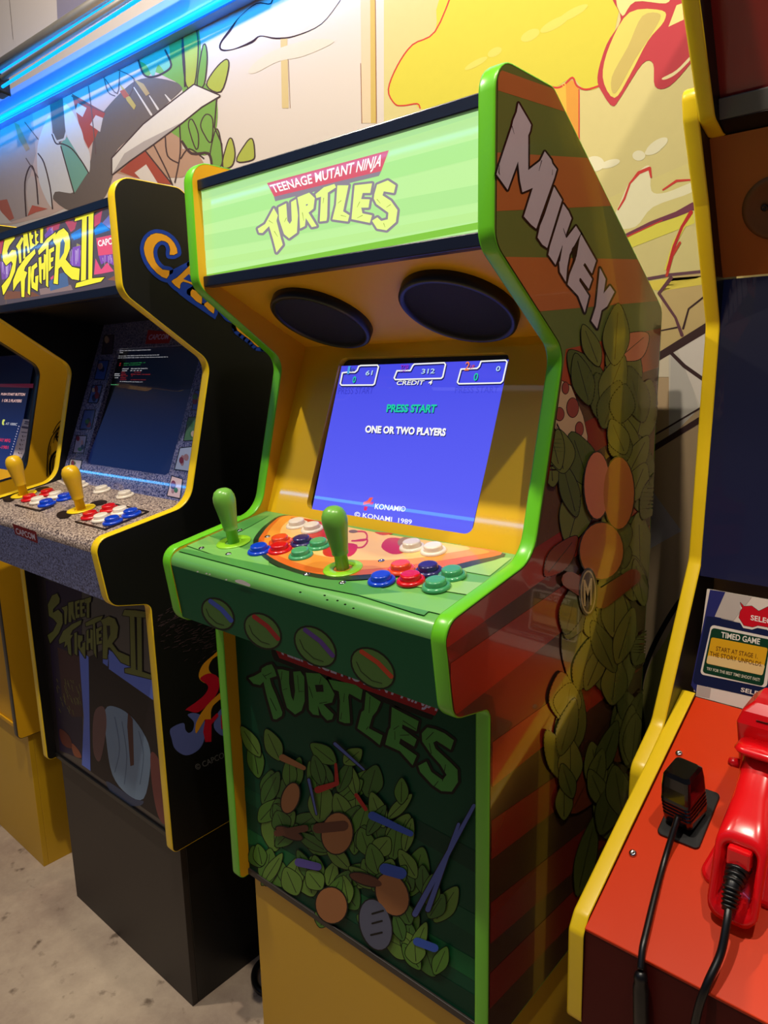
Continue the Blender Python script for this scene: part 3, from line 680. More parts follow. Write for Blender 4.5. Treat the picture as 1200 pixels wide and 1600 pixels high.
Ps.build('screen', g)
# control surface print: pizza over green bands
cpP, cpN = plane(CP0, CP1, O1)
Pc = Print(cpP, cpN)
zq = lambda p: Z(240, 750, 2.2222, p); zr = lambda p: Z(390, 750, 2.5, p)
L1 = ink((120, 186, 92), .3, .3); L2 = ink((78, 148, 70), .3, .3); L3 = ink((146, 196, 108), .3, .3)
Pc.poly([(318, 833), (372, 806), (420, 806), (392, 822), (345, 845)], L2, 0)
Pc.poly([(290, 852), (322, 836), (420, 872), (420, 896)], L1, 0)
Pc.poly([(262, 870), (285, 857), (690, 938), (662, 962), (560, 930)], L2, 0)
Pc.poly([(700, 868), (800, 872), (765, 900), (680, 885)], L3, 0); Pc.poly([(690, 905), (765, 912), (735, 930), (640, 915)], L3, 0)
Pc.poly([(640, 925), (720, 940), (690, 960), (560, 930)], L1, 0)
piz = [(445, 805), (418, 818), (401, 835), (396, 850), (411, 871), (438, 887), (483, 901), (532, 907), (600, 903), (690, 895), (740, 884), (790, 866), (700, 850), (600, 835), (500, 815)]
Pc.poly(smooth_curve(piz), ink((36, 58, 34), .3, .3), 1)
p2 = [(447, 806), (424, 818), (410, 834), (404, 848), (416, 866), (444, 882), (484, 895), (532, 900), (600, 896), (686, 888), (736, 877), (785, 864), (700, 850), (600, 835), (500, 815)]
Pc.poly(smooth_curve(p2), ink((214, 104, 34), .3, .3), 2)
p3 = [(450, 806), (430, 818), (418, 834), (413, 848), (424, 862), (450, 875), (490, 887), (532, 892), (600, 888), (680, 878), (730, 870), (765, 862), (700, 850), (600, 835), (500, 815)]
Pc.poly(smooth_curve(p3), ink((232, 146, 52), .3, .3), 3)
p4 = [(466, 808), (444, 820), (438, 836), (452, 852), (496, 868), (560, 876), (640, 874), (700, 865), (735, 858), (700, 850), (600, 835), (500, 815)]
Pc.poly(smooth_curve(p4), ink((240, 190, 110), .3, .3), 4)
RS = ink((196, 34, 22), .3, .3)
for q in (zr([(160, 150), (260, 160), (310, 180), (300, 235), (240, 245), (160, 230), (250, 200)]), zr([(290, 270), (340, 250), (420, 255), (395, 300), (300, 300)]), zr([(515, 265), (540, 230), (600, 235), (610, 280), (560, 292)]), zr([(490, 205), (560, 210), (520, 218)])):
    Pc.poly(smooth_curve(q), RS, 5)
for q in ([(395, 205), (450, 205), (455, 235), (400, 240)], [(410, 240), (460, 235), (440, 265), (380, 262)]): Pc.stroke(smooth_curve(zr(q), False), RS, 5, 2.5)
Pc.poly(smooth_curve(zr([(580, 240), (610, 225), (660, 240), (650, 262), (590, 262)])), ink((150, 110, 60), .3, .3), 6)
Pc.ell(zr([(405, 203)])[0], 7, 2.5, ink((120, 92, 50), .3, .3), 6)
bmesh.ops.bisect_plane(Pc.bm, geom=Pc.bm.verts[:]+Pc.bm.edges[:]+Pc.bm.faces[:], plane_co=(0, -.0725, 0), plane_no=(0, -1, 0), clear_outer=True)
Pc.build('control_print', g)
bl_ = mat('blue_button', (16, 66, 200), .2, coat=.5); rd_ = mat('red_button', (206, 18, 24), .2, coat=.5); or_ = mat('orange_button', (226, 74, 34), .2, coat=.5)
dk_ = mat('indigo_button', (44, 38, 96), .2, coat=.5); gr_ = mat('green_button', (70, 160, 104), .2, coat=.5); wh_ = mat('white_button', (236, 224, 206), .25, coat=.4)
lime = mat('lime_plastic', (112, 176, 66), .3); limed = mat('lime_disc', (140, 206, 40), .3)
for x, y, m, l in ((-.103, -.026, bl_, 'blue push button'), (-.099, .008, or_, 'orange push button'), (-.077, -.012, rd_, 'red push button'), (-.066, .018, dk_, 'dark indigo push button'), (-.034, .019, gr_, 'green push button'), (-.034, -.014, gr_, 'green push button'), (-.126, .064, wh_, 'white start button'), (-.090, .060, wh_, 'white start button'),
                   (.119, -.029, bl_, 'blue push button'), (.121, .004, or_, 'orange push button'), (.151, -.015, rd_, 'red push button'), (.154, .014, dk_, 'dark indigo push button'), (.187, .015, gr_, 'green push button'), (.187, -.015, gr_, 'green push button'), (.091, .062, wh_, 'white start button'), (.124, .063, wh_, 'white start button')):
    button(O1, g, x, y, m, l)
joystick(O1, g, -.170, -.018, lime, limed, 'green bat-top joystick'); joystick(O1, g, .049, -.021, lime, limed, 'green bat-top joystick')
n3 = cpN
for q in ((315, 857), (357, 866), (375, 829), (418, 839), (479, 898), (535, 911), (596, 877)):
    P_ = onp(q[0], q[1], cpP, cpN); screw(Vector((0, 0, 0)), g, P_.x, P_.y)
# front lip print: plain oval badges, a chipped white spot
lipP, lipN = plane((-.0845, .5710), (-.0700, .4740), O1)
def lip_shading_sheet(o, m, root, f0=.16, f1=.985):  # overlay sheet with the lip's shading put into its colour
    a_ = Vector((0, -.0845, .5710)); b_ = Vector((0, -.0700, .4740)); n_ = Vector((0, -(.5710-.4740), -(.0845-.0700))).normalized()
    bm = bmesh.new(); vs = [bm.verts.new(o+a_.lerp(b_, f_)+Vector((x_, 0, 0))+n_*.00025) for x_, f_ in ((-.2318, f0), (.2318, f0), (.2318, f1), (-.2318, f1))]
    bm.faces.new(vs); obj('lip_shading_sheet', bm, m, root)
lip_shading_sheet(O1, mat('shaded_green_lip', (14, 84, 50), .5, spec=.15), g)  # shade of the downward-facing lip painted as a darker green
for c, rx, ry, ro, band, bn in (((341, 959), 27, 19, .75, (60, 80, 170), 'blue'), ((411, 986), 31, 22, .75, (150, 34, 36), 'red'), ((493, 1010), 36, 24, .75, (84, 56, 130), 'purple'), ((583, 1044), 37, 25, .7, (176, 60, 34), 'orange')):
    Pl = Print(lipP, lipN); Pl.ell(c, rx+3, ry+3, ink((14, 24, 16), .4), 1, ro); Pl.ell(c, rx, ry, ink((74, 112, 52), .4), 2, ro); 
    cr_, sr_ = math.cos(ro), math.sin(ro)
    Pl.stroke([(c[0]+u_*cr_-v_*sr_, c[1]+u_*sr_+v_*cr_, 7) for u_, v_ in ((-rx*.82, -ry*.35), (0, -ry*.48), (rx*.82, -ry*.35))], ink(band, .4), 3)
    Pl.stroke([(c[0]+u_*cr_-v_*sr_, c[1]+u_*sr_+v_*cr_, 1.2) for u_, v_ in ((-rx*.7, ry*.35), (-rx*.3, ry*.62), (rx*.3, ry*.62), (rx*.7, ry*.35))], ink((30, 44, 22), .4), 3)
    Pl.build('oval_badge', g)['label'] = 'plain green oval badge with a '+bn+' belt'
Pl = Print(lipP, lipN)
CH = ink((236, 232, 224), .6)
Pl.poly(smooth_curve(Z(240, 820, 6, [(775, 515), (830, 512), (880, 535), (912, 555), (905, 576), (850, 560), (780, 535)])), CH, 9)
for c in ((417, 438), (500, 455), (530, 462), (685, 513)): Pl.ell(Z(240, 820, 6, [c])[0], 1.6, 1.1, CH, 4)
for c in ((508, 930), (512, 937), (528, 938), (540, 944), (553, 950), (470, 925)): Pl.ell(c, 2.0, 1.2, ink((16, 40, 24), .5), 4)
tag(Pl.build('paint_chips', g), kind='stuff')
# kick panel print
Pk = Print((0, .020, 0), (0, -1, 0))
for i, (a_, b_, c) in enumerate((((372, 1130), (744, 1330), (8, 56, 38)), ((376, 1225), (744, 1430), (14, 80, 50)), ((380, 1290), (744, 1500), (20, 94, 50)), ((384, 1340), (744, 1556), (8, 54, 36)))):
    Pk.poly([a_, b_, (b_[0], b_[1]+34), (a_[0], a_[1]+22)], ink(c, .5, 0), 0)
zC = lambda p: Z(380, 1020, 6.6667, p); zD = lambda p: Z(540, 1060, 6.3158, p)
BK = ink((12, 14, 14), .4); LG = ink((74, 144, 64), .4); RB = ink((150, 18, 30), .4); WB = ink((190, 186, 226), .4)
Pk.poly(zC([(290, -90), (300, 20), (330, 80), (560, 170)])+zD([(555, 305), (850, 410), (905, 300), (860, 150)]), BK, 1)
Pk.poly([(424, 1000), (437, 1028), (680, 1118), (696, 1090)], RB, 2)
Pk.text('TEENAGE MUTANT NINJA', [(430, 1003), (694, 1095), (680, 1116), (438, 1026)], WB, 3, .03)
TK = [zC([(60, 262), (120, 240), (190, 200), (200, 160), (250, 130), (300, 118), (330, 170), (352, 240), (280, 262), (300, 340), (345, 440), (412, 620), (405, 655), (350, 692), (318, 688), (255, 470), (215, 300), (180, 335), (110, 320)]),
 zC([(360, 172), (410, 172), (440, 180), (482, 190), (482, 310), (505, 450), (528, 500), (545, 400), (525, 195), (600, 190), (640, 250), (645, 500), (612, 600), (545, 640), (460, 570), (410, 400), (395, 290)]),
 zC([(655, 205), (800, 215), (880, 290), (955, 430), (930, 515), (840, 535), (945, 640), (930, 690), (880, 702), (820, 640), (780, 545), (795, 650), (730, 640), (690, 590), (680, 350)]),
 zC([(892, 275), (1020, 300)])+zD([(20, 42), (100, 62), (172, 110), (155, 212), (40, 148), (30, 180), (42, 330), (48, 440)])+zC([(1060, 730), (1003, 708), (1012, 500), (1000, 400), (945, 380)]),
 zD([(205, 130), (250, 165), (350, 230), (310, 320), (268, 372), (232, 490), (368, 560), (340, 655), (260, 590), (120, 490), (160, 330), (188, 310)]),
 zD([(460, 280), (570, 340), (725, 420), (702, 520), (565, 452), (560, 490), (705, 600), (680, 670), (545, 590), (532, 640), (705, 760), (665, 855), (540, 715), (395, 650), (430, 510), (448, 480)]),
 zD([(890, 500), (980, 540), (1072, 610), (1040, 702), (900, 612), (868, 632), (890, 690), (1050, 840), (1108, 900), (1112, 1020), (1050, 1115), (950, 1110), (860, 1050), (740, 920), (720, 860), (800, 818), (850, 920), (960, 1000), (1000, 950), (940, 850), (850, 750), (760, 620), (755, 540), (810, 482)])]
for q in TK:
    Pk.stroke(q, BK, 1, 9, True); Pk.poly(q, LG, 4)
Pk.poly(zC([(752, 332), (835, 330), (842, 405), (765, 405)]), BK, 5)
CR = lambda f_, pts: Pk.stroke(f_(pts), BK, 5)
for f_, pts in ((zC, [(230, 240, 6), (300, 205, 5)]), (zC, [(205, 220, 5), (245, 270, 6)]), (zC, [(285, 470, 6), (350, 600, 7)]), (zC, [(410, 190, 5), (400, 280, 6)]), (zC, [(415, 385, 4), (465, 370, 5)]), (zC, [(570, 230, 5), (585, 410, 4)]), (zC, [(590, 400, 6), (640, 400, 3)]), (zC, [(800, 320, 5), (815, 250, 4)]), (zC, [(690, 350, 6), (730, 470, 4)]), (zC, [(800, 525, 6), (880, 510, 5)]), (zC, [(1060, 420, 5), (1050, 510, 6)]), (zC, [(1020, 690, 6), (1030, 620, 5)]),
               (zD, [(245, 180, 6), (235, 340, 5)]), (zD, [(210, 500, 7), (230, 470, 5)]), (zD, [(480, 500, 7), (530, 465, 5)]), (zD, [(490, 600, 6), (490, 520, 5)]), (zD, [(540, 560, 5), (630, 555, 6)]), (zD, [(800, 600, 7), (870, 530, 7)]), (zD, [(830, 640, 6), (850, 740, 7)]), (zD, [(960, 1010, 7), (990, 850, 6)]), (zD, [(880, 1060, 7), (920, 1010, 5)]), (zD, [(570, 415, 6), (700, 500, 5)])): CR(f_, pts)
# generic foliage, stones and bands in place of the figures
random.seed(11)
def leaf(P, c, L, Wd, ang, m, mo, layer):
    d = (math.cos(ang), math.sin(ang)); nn = (-d[1], d[0]); q = []
    for t, w_ in ((0, 0), (.2, .7), (.45, 1), (.75, .7), (1, 0), (.75, -.7), (.45, -1), (.2, -.7)):
        q.append((c[0]+d[0]*L*t+nn[0]*Wd*w_, c[1]+d[1]*L*t+nn[1]*Wd*w_))
    P.flat = True; s_ = smooth_curve(q); P.stroke(s_, mo, layer, 2.2, True); P.poly(s_, m, layer+.14)
    P.stroke([(c[0]+d[0]*L*.1, c[1]+d[1]*L*.1, 1.2), (c[0]+d[0]*L*.85, c[1]+d[1]*L*.85, .8)], mo, layer+.24); P.flat = False
G1 = ink((78, 122, 44), .4); G2 = ink((62, 104, 42), .4); G3 = ink((96, 132, 52), .4); TN = ink((158, 104, 62), .4); TB = ink((96, 54, 38), .4); BLB = ink((50, 84, 176), .4); GRY = ink((88, 92, 112), .4); RDB = ink((168, 36, 30), .4)
spots = [((405, 1215), 62, 13, -1.75), ((440, 1260), 60, 17, -1.2), ((430, 1330), 80, 20, -1.6), ((445, 1385), 60, 18, -2.1), ((455, 1300), 50, 16, -.6), ((500, 1285), 66, 20, -1.5), ((540, 1250), 60, 15, -.9), ((575, 1245), 52, 18, -1.3), ((490, 1400), 60, 20, -1.9), ((520, 1330), 52, 18, -2.6),
         ((600, 1360), 90, 22, -1.75), ((610, 1330), 66, 20, -1.1), ((640, 1400), 80, 22, -1.3), ((560, 1420), 66, 20, -2.2), ((680, 1440), 66, 17, -1.0), ((650, 1460), 62, 18, -2.0), ((680, 1525), 66, 20, -1.9), ((655, 1490), 60, 20, -2.7), ((530, 1380), 60, 16, -.5)]
rl = random.Random(3)
for cx_0, cy_0, rx_0, ry_0, n_0 in ((430, 1240, 26, 60, 9), (440, 1340, 34, 60, 10), (520, 1240, 40, 50, 9), (520, 1340, 46, 60, 12), (600, 1300, 40, 50, 8), (630, 1380, 56, 60, 13), (560, 1420, 60, 40, 8), (665, 1470, 34, 60, 8)):
    for k in range(n_0):
        spots.append(((cx_0+rl.uniform(-rx_0, rx_0), cy_0+rl.uniform(-ry_0, ry_0)), rl.uniform(34, 60), rl.uniform(9, 16), rl.uniform(-2.6, -.6)))
for i, (c, L, Wd, an) in enumerate(spots): leaf(Pk, c, L, Wd, an, (G1, G2, G3)[i % 3], BK, 6+i*.3)
for i, (c, rx, ry, ro, m) in enumerate((((457, 1245), 13, 24, .3, TN), ((530, 1300), 24, 32, .1, TN), ((521, 1412), 24, 28, -.2, TN), ((616, 1395), 24, 34, -.4, TN), ((590, 1442), 24, 40, -.25, GRY), ((455, 1300), 22, 7, .4, TB), ((575, 1372), 26, 8, .3, TB))):
    Pk.ell(c, rx+2, ry+2, BK, 39, ro); Pk.ell(c, rx, ry, m, 40, ro)
for q, m in (([(436, 1300, 10), (480, 1292, 11)], TB), ([(500, 1292, 16), (540, 1288, 16)], TB), ([(585, 1272, 13), (645, 1300, 9)], BLB), ([(605, 1355, 18), (630, 1362, 18)], BLB), ([(655, 1468, 13), (682, 1478, 13)], BLB), ([(470, 1345, 13), (500, 1352, 12)], ink((84, 74, 150), .4)), ([(445, 1182, 11), (478, 1198, 7)], TN), ([(500, 1232, 11), (530, 1222, 7), (528, 1192, 4)], RDB), ([(560, 1240, 6), (575, 1262, 6)], RDB), ([(585, 1440, 3), (600, 1436, 3)], BK), ([(585, 1425, 3), (602, 1420, 3)], BK), ([(583, 1458, 3), (600, 1454, 3)], BK)):
    Pk.stroke(q, BK if m is BK else m, 42)
for a_, b_, w_ in (((652, 1425), (744, 1256), 9), ((672, 1418), (720, 1285), 8), ((527, 1160), (572, 1200), 5), ((486, 1216), (498, 1270), 4)):
    Pk.stroke([a_+(w_+3,), b_+(w_*.6+2,)], BK, 43); Pk.stroke([a_+(w_,), b_+(w_*.6,)], ink((84, 100, 170), .4), 44)
Pk.build('kick_print', g)
# right side print
Pd = Print((HW+.0003, 0, 0), (1, 0, 0))
P_x = HW
mpoly = [(p[0], p[1]) for p in offset_poly(POLY, -.0012)]
def side_band(quad_px, m, layer):
    """band on the side sheet, clipped to the board outline (y,z space)"""
    pts = [onp(p[0], p[1], (P_x, 0, 0), Vector((1, 0, 0))) for p in quad_px]
    return [(q.y, q.z) for q in pts]
def clip_poly(sub, clip_y0, clip_y1):
    out = sub
    for ax, lim, sg in ((0, clip_y0, 1), (0, clip_y1, -1)):
        new = []
        for i in range(len(out)):
            a_, b_ = out[i-1], out[i]
            ia, ib = (a_[ax]-lim)*sg >= 0, (b_[ax]-lim)*sg >= 0
            if ia != ib:
                t = (lim-a_[ax])/(b_[ax]-a_[ax]); new.append((a_[0]+(b_[0]-a_[0])*t, a_[1]+(b_[1]-a_[1])*t))
            if ib: new.append(b_)
        out = new
    return out
def inside_runs(poly, y):
    zs = []
    n = len(poly)
    for i in range(n):
        a_, b_ = poly[i], poly[(i+1) % n]
        if (a_[0] <= y < b_[0]) or (b_[0] <= y < a_[0]): zs.append(a_[1]+(b_[1]-a_[1])*(y-a_[0])/(b_[0]-a_[0]))
    return sorted(zs)
def band(z_at, zw, m, layer, y0=-.09, y1=.436, n=160):
    """stripe whose lower edge height is z_at(y), thickness zw(y), cut to the board outline"""
    mi = Pd.slot(m)
    x = HW+.0003+.0003+.0001*layer
    for k in range(n):
        ya, yb = y0+(y1-y0)*k/n, y0+(y1-y0)*(k+1)/n; ym = (ya+yb)/2
        zs = inside_runs(mpoly, ym)
        za_, zb_ = inside_runs(mpoly, ya+1e-6), inside_runs(mpoly, yb-1e-6)
        if len(za_) != len(zs): za_ = zs
        if len(zb_) != len(zs): zb_ = zs
        for k_ in range(0, len(zs)-1, 2):
            fa, fb = z_at(ya), z_at(yb)
            c = [(ya, max(za_[k_], fa)), (yb, max(zb_[k_], fb)), (yb, min(zb_[k_+1], fb+zw)), (ya, min(za_[k_+1], fa+zw))]
            if c[3][1] <= c[0][1] or c[2][1] <= c[1][1]: continue
            vs = [Pd.bm.verts.new((x, p[0], p[1])) for p in c]
            Pd.bm.faces.new(vs).material_index = mi
def two(p, q):
    A_ = onp(p[0], p[1], (HW, 0, 0), Vector((1, 0, 0))); B_ = onp(q[0], q[1], (HW, 0, 0), Vector((1, 0, 0)))
    k = (B_.z-A_.z)/(B_.y-A_.y); return (lambda y: A_.z+k*(y-A_.y))
OS = ink((182, 102, 54), .25, .6); BRN = ink((96, 64, 36), .25, .6); RS2 = ink((136, 42, 24), .25, .6); RS3 = ink((120, 34, 24), .25, .6); DB = ink((66, 40, 26), .25, .6)
band(lambda y: -1, 1.60, DB, 0); band(lambda y: .60+.9*(y-.1)*0, .0, DB, 0)
band(two((700, 950), (1000, 760)), 2.0, BRN, 1); band(two((850, 600), (1030, 560)), 2.0, green_side, 2)
band(two((775, 141), (860, 168)), .018, OS, 3)
band(two((775, 330), (950, 322)), .052, OS, 3)
band(two((850, 486), (1030, 470)), .055, OS, 3)
band(two((870, 625), (1025, 575)), .055, ink((170, 74, 40), .25, .6), 3)
for a_, b_, wz, m in (((830, 765), (1015, 655), .045, RS2), ((700, 1010), (1010, 790), .045, RS2), ((710, 1118), (1000, 890), .06, RS2), ((770, 1228), (1000, 1045), .055, RS2), ((770, 1340), (1000, 1165), .05, RS3), ((770, 1470), (990, 1280), .055, RS3), ((770, 1570), (960, 1370), .05, RS3), ((770, 1680), (960, 1480), .05, RS3)):
    band(two(a_, b_), wz, m, 3)
zA = lambda p: Z(765, 145, 8, p); zB = lambda p: Z(835, 330, 8, p)
MK = [zA([(350, 130), (490, 370), (508, 405), (495, 480), (472, 535), (472, 970), (625, 850), (680, 735), (760, 840), (775, 890), (828, 960), (800, 1060), (626, 1547), (573, 1700), (510, 1650), (418, 1546), (530, 1190), (400, 1245), (370, 1100), (345, 860), (215, 1215), (75, 1020), (100, 930), (270, 420), (285, 350), (330, 240)]),
      zA([(795, 1175), (895, 1340), (870, 1420)])+zB([(150, 460), (90, 420), (30, 330), (60, 190), (120, 40)]),
      zA([(910, 1390), (960, 1460)])+zB([(415, 0), (455, 90), (385, 290), (395, 335), (510, 185), (570, 280), (430, 540), (400, 700), (385, 885), (310, 760), (300, 640), (340, 430), (255, 672), (165, 545), (185, 440)]),
      zB([(575, 290), (660, 440), (762, 620), (710, 780), (622, 660), (600, 672), (712, 850), (670, 972), (565, 830), (550, 870), (672, 1060), (620, 1268), (540, 1060), (405, 915), (430, 800), (520, 560), (555, 350)]),
      zB([(810, 710), (882, 850), (855, 1030), (935, 930), (992, 1010), (900, 1190), (830, 1240), (810, 1330), (775, 1468), (703, 1370), (760, 1190), (775, 1060)])]
MW = ink((196, 178, 186), .25, .6); MB_ = ink((34, 18, 18), .25, .6)
for q in MK:
    Pd.stroke(q, MB_, 5, 6.0, True)
for q in MK: Pd.poly(q, MW, 6)
for q in (zA([(270, 420, 8), (298, 520, 2)]), zA([(640, 850, 10), (605, 980, 3)]), zA([(110, 910, 6), (105, 1000, 14), (118, 1030, 3)]), zA([(775, 960, 3), (772, 1030, 6)]), zB([(555, 350, 3), (480, 480, 50), (490, 600, 34), (400, 860, 6)]), zB([(620, 660, 20), (700, 790, 20)]), zB([(560, 850, 18), (640, 990, 16)]), zB([(350, 215, 4), (390, 330, 10)]), zB([(340, 430, 6), (300, 620, 22)])):
    Pd.stroke(q, MB_, 7)
# generic plant motif down the side: slice of pizza, trunk and leaves in the same colours
SO = ink((30, 26, 16), .25, .6); OG = ink((104, 108, 44), .25, .6); OG2 = ink((84, 92, 38), .25, .6); OT = ink((176, 98, 46), .25, .6); OT2 = ink((204, 118, 84), .25, .6); OB = ink((120, 52, 26), .25, .6)
zs_ = lambda p: Z(800, 450, 3.2, p)
sl = zs_([(245, 465), (290, 490), (350, 640), (372, 740), (365, 930), (345, 870), (300, 770), (280, 860), (260, 770), (210, 700), (225, 560)])
Pd.stroke(sl, SO, 8, 2, True); Pd.poly(sl, ink((204, 170, 130), .25, .6), 9)
for c, rx, ry in (((262, 500), 5, 9), ((298, 598), 9, 15), ((232, 630), 7, 10), ((332, 705), 6, 11)): Pd.ell(zs_([c])[0], rx+1, ry+1, SO, 10); Pd.ell(zs_([c])[0], rx, ry, ink((150, 70, 54), .25, .6), 11)
zt_ = lambda p: Z(650, 850, 2.1333, p)
side_leaves = [((965, 640), 120, 30, -1.45, OG), ((990, 700), 110, 24, -1.35, OG), ((940, 620), 90, 24, -2.2, OG2), ((965, 560), 60, 22, -.7, OT2), ((1000, 800), 120, 26, -1.6, OG2), ((885, 850), 120, 26, -1.3, OG), ((920, 760), 90, 26, -1.9, OG2),
   ((1000, 930), 130, 24, -1.6, OG), ((850, 900), 80, 18, -.9, OB), ((900, 1080), 180, 30, -1.5, OG), ((960, 1100), 190, 34, -1.55, OG), ((880, 1190), 120, 24, -1.4, OG2), ((985, 1200), 120, 26, -1.7, OG2), ((890, 1270), 100, 26, -1.1, OB), ((960, 1190), 90, 26, -1.2, OB), ((900, 1400), 130, 16, -1.35, OG2), ((945, 1310), 120, 24, -1.5, OG)]
rl = random.Random(4)
for cx_0, cy_0, rx_0, ry_0, n_0 in ((960, 620, 50, 60, 8), (990, 740, 30, 90, 8), (880, 790, 20, 70, 5), (985, 900, 24, 70, 6), (910, 1050, 34, 90, 10), (975, 1080, 24, 110, 9), (900, 1220, 34, 80, 8), (960, 1240, 26, 70, 7)):
    for k in range(n_0): side_leaves.append(((cx_0+rl.uniform(-rx_0, rx_0), cy_0+rl.uniform(-ry_0, ry_0)), rl.uniform(50, 100), rl.uniform(12, 22), rl.uniform(-2.0, -1.1), (OG, OG2)[k % 2]))
for i, (c, L, Wd, an, m) in enumerate(side_leaves): leaf(Pd, c, L, Wd, an, m, SO, 12+i*.3)
for c, rx, ry, m in (((928, 758), 20, 52, OT2), ((962, 770), 24, 56, OT), ((935, 860), 34, 44, OT)):
    Pd.ell(c, rx+2, ry+2, SO, 39); Pd.ell(c, rx, ry, m, 40)
Pd.stroke([(885, 905, 26), (935, 935, 30), (985, 900, 24)], OB, 41); Pd.ell((914, 924), 15, 38, SO, 42); Pd.ell((914, 924), 12, 34, ink((176, 160, 110), .25, .6), 43); Pd.ell((914, 924), 10, 31, ink((70, 56, 26), .25, .6), 44)
Pd.text('M', [(906, 905), (920, 902), (919, 944), (907, 946)], ink((190, 172, 110), .25, .6), 45, .03)
sp_right = [c for c in g.children if c.name.startswith('side_panel')][1]
# trim the motif to the board: drop faces whose centre falls outside the outline
def inside(poly, y, z):
    zs = inside_runs(poly, y); return any(lo <= z <= hi for lo, hi in zip(zs[::2], zs[1::2]))
kill = [f_ for f_ in Pd.bm.faces if any(not inside(mpoly, v.co.y, v.co.z) for v in f_.verts) and not inside(mpoly, f_.calc_center_median().y, f_.calc_center_median().z)]
bmesh.ops.delete(Pd.bm, geom=kill, context='FACES')
def cut(co, no, sel):
    fs = [f_ for f_ in Pd.bm.faces if sel(f_.calc_center_median())]
    ge = list({v for f_ in fs for v in f_.verts})+list({e_ for f_ in fs for e_ in f_.edges})+fs
    bmesh.ops.bisect_plane(Pd.bm, geom=ge, plane_co=co, plane_no=no, clear_outer=True)
cut((0, .4345, 0), (0, 1, 0), lambda c_: c_.y > .33)
dz = Vector((0, .1441-.0852, .8386-.6056)).normalized()
cut(Vector((0, .0852, .6056))+Vector((0, .003, 0)), Vector((0, -dz.z, dz.y)), lambda c_: .60 < c_.z < .84 and c_.y < .24)
Pd.build('side_print', sp_right)

# ---- stone-patterned black cabinet
O2 = Vector((-.6246, -.0343, .0006))
mq_dark = ink((96, 84, 92), .25, .5, .9)
s = cabinet(O2, 'yellow-edged black arcade cabinet with stone-speckled controls and purple marquee', black_board, black_side, yellow_edge, granite_bezel, mq_dark, mat('dark_kick_print', (34, 28, 32), .35, coat=.2), granite_top, dark_trim, (-.152, .152, .057, .303), None, bz=BZB)
pedestal(O2, black_matt, 'black plinth standing on the concrete under the stone-speckled cabinet', side=black_side)
Pq = Print(O2+Vector((0, .010, 0)), (0, -1, 0))
zF = lambda p: Z(0, 320, 10, p); zG = lambda p: Z(80, 310, 10, p); zM = lambda p: Z(0, 320, 6.3158, p)
def EM(c): return ink(c, .25, .5, .95)
for q, c in ((zM([(0, 340), (50, 330), (60, 500), (0, 480)]), (190, 70, 90)), (zM([(0, 560), (110, 560), (110, 720), (20, 740)]), (126, 84, 170)), (zM([(460, 230), (600, 160), (580, 240), (520, 260), (470, 300)]), (190, 80, 104)), (zM([(640, 160), (760, 165), (740, 240), (700, 270)]), (196, 84, 104)),
             (zM([(440, 300), (500, 220), (540, 270), (450, 330)]), (130, 90, 180)), (zM([(700, 290), (800, 230), (810, 320), (730, 350)]), (60, 120, 200)), (zM([(930, 110), (1010, 60), (990, 180), (930, 220)]), (206, 80, 110)), (zM([(930, 250), (1000, 170), (1090, 250), (940, 300)]), (40, 120, 210)), (zM([(1010, 180), (1090, 90), (1095, 240)]), (120, 120, 190)),
             (zM([(690, 600), (720, 420), (800, 400), (800, 610)]), (140, 90, 190)), (zM([(975, 500), (1110, 490), (1130, 600), (1050, 560), (1000, 590)]), (140, 84, 180)), (zM([(930, 690), (945, 530), (1000, 640), (1060, 570), (1125, 655), (1000, 680)]), (236, 90, 130)), (zM([(590, 680), (660, 660), (680, 800), (500, 850), (480, 760)]), (86, 110, 150)), (zM([(40, 930), (60, 850), (330, 860), (400, 900), (60, 935)]), (130, 84, 64)), (zM([(390, 830), (560, 800), (700, 790), (720, 840), (400, 890)]), (150, 124, 120)),
             (zM([(1060, 740), (1130, 700), (1140, 750)]), (150, 96, 70)), (zM([(760, 380), (800, 400), (790, 480), (750, 440)]), (166, 156, 96)), (zM([(500, 720), (530, 695), (530, 735), (505, 745)]), (236, 90, 130))):
    Pq.poly(q, EM(c), 0)
for k in range(26):
    x = random.choice([(20, 110, 560, 730), (690, 800, 420, 610), (460, 520, 220, 300), (980, 1120, 490, 600)]); xx = random.uniform(x[0], x[1])
    Pq.stroke(zM([(xx, random.uniform(x[2], x[2]+40), 5), (xx+random.uniform(-8, 14), random.uniform(x[3]-60, x[3]), 3)]), EM((206, 180, 226)), 1)
YM = ink((250, 240, 60), .25, .5, 1.0); DKM = ink((56, 46, 48), .25, .5, .8)
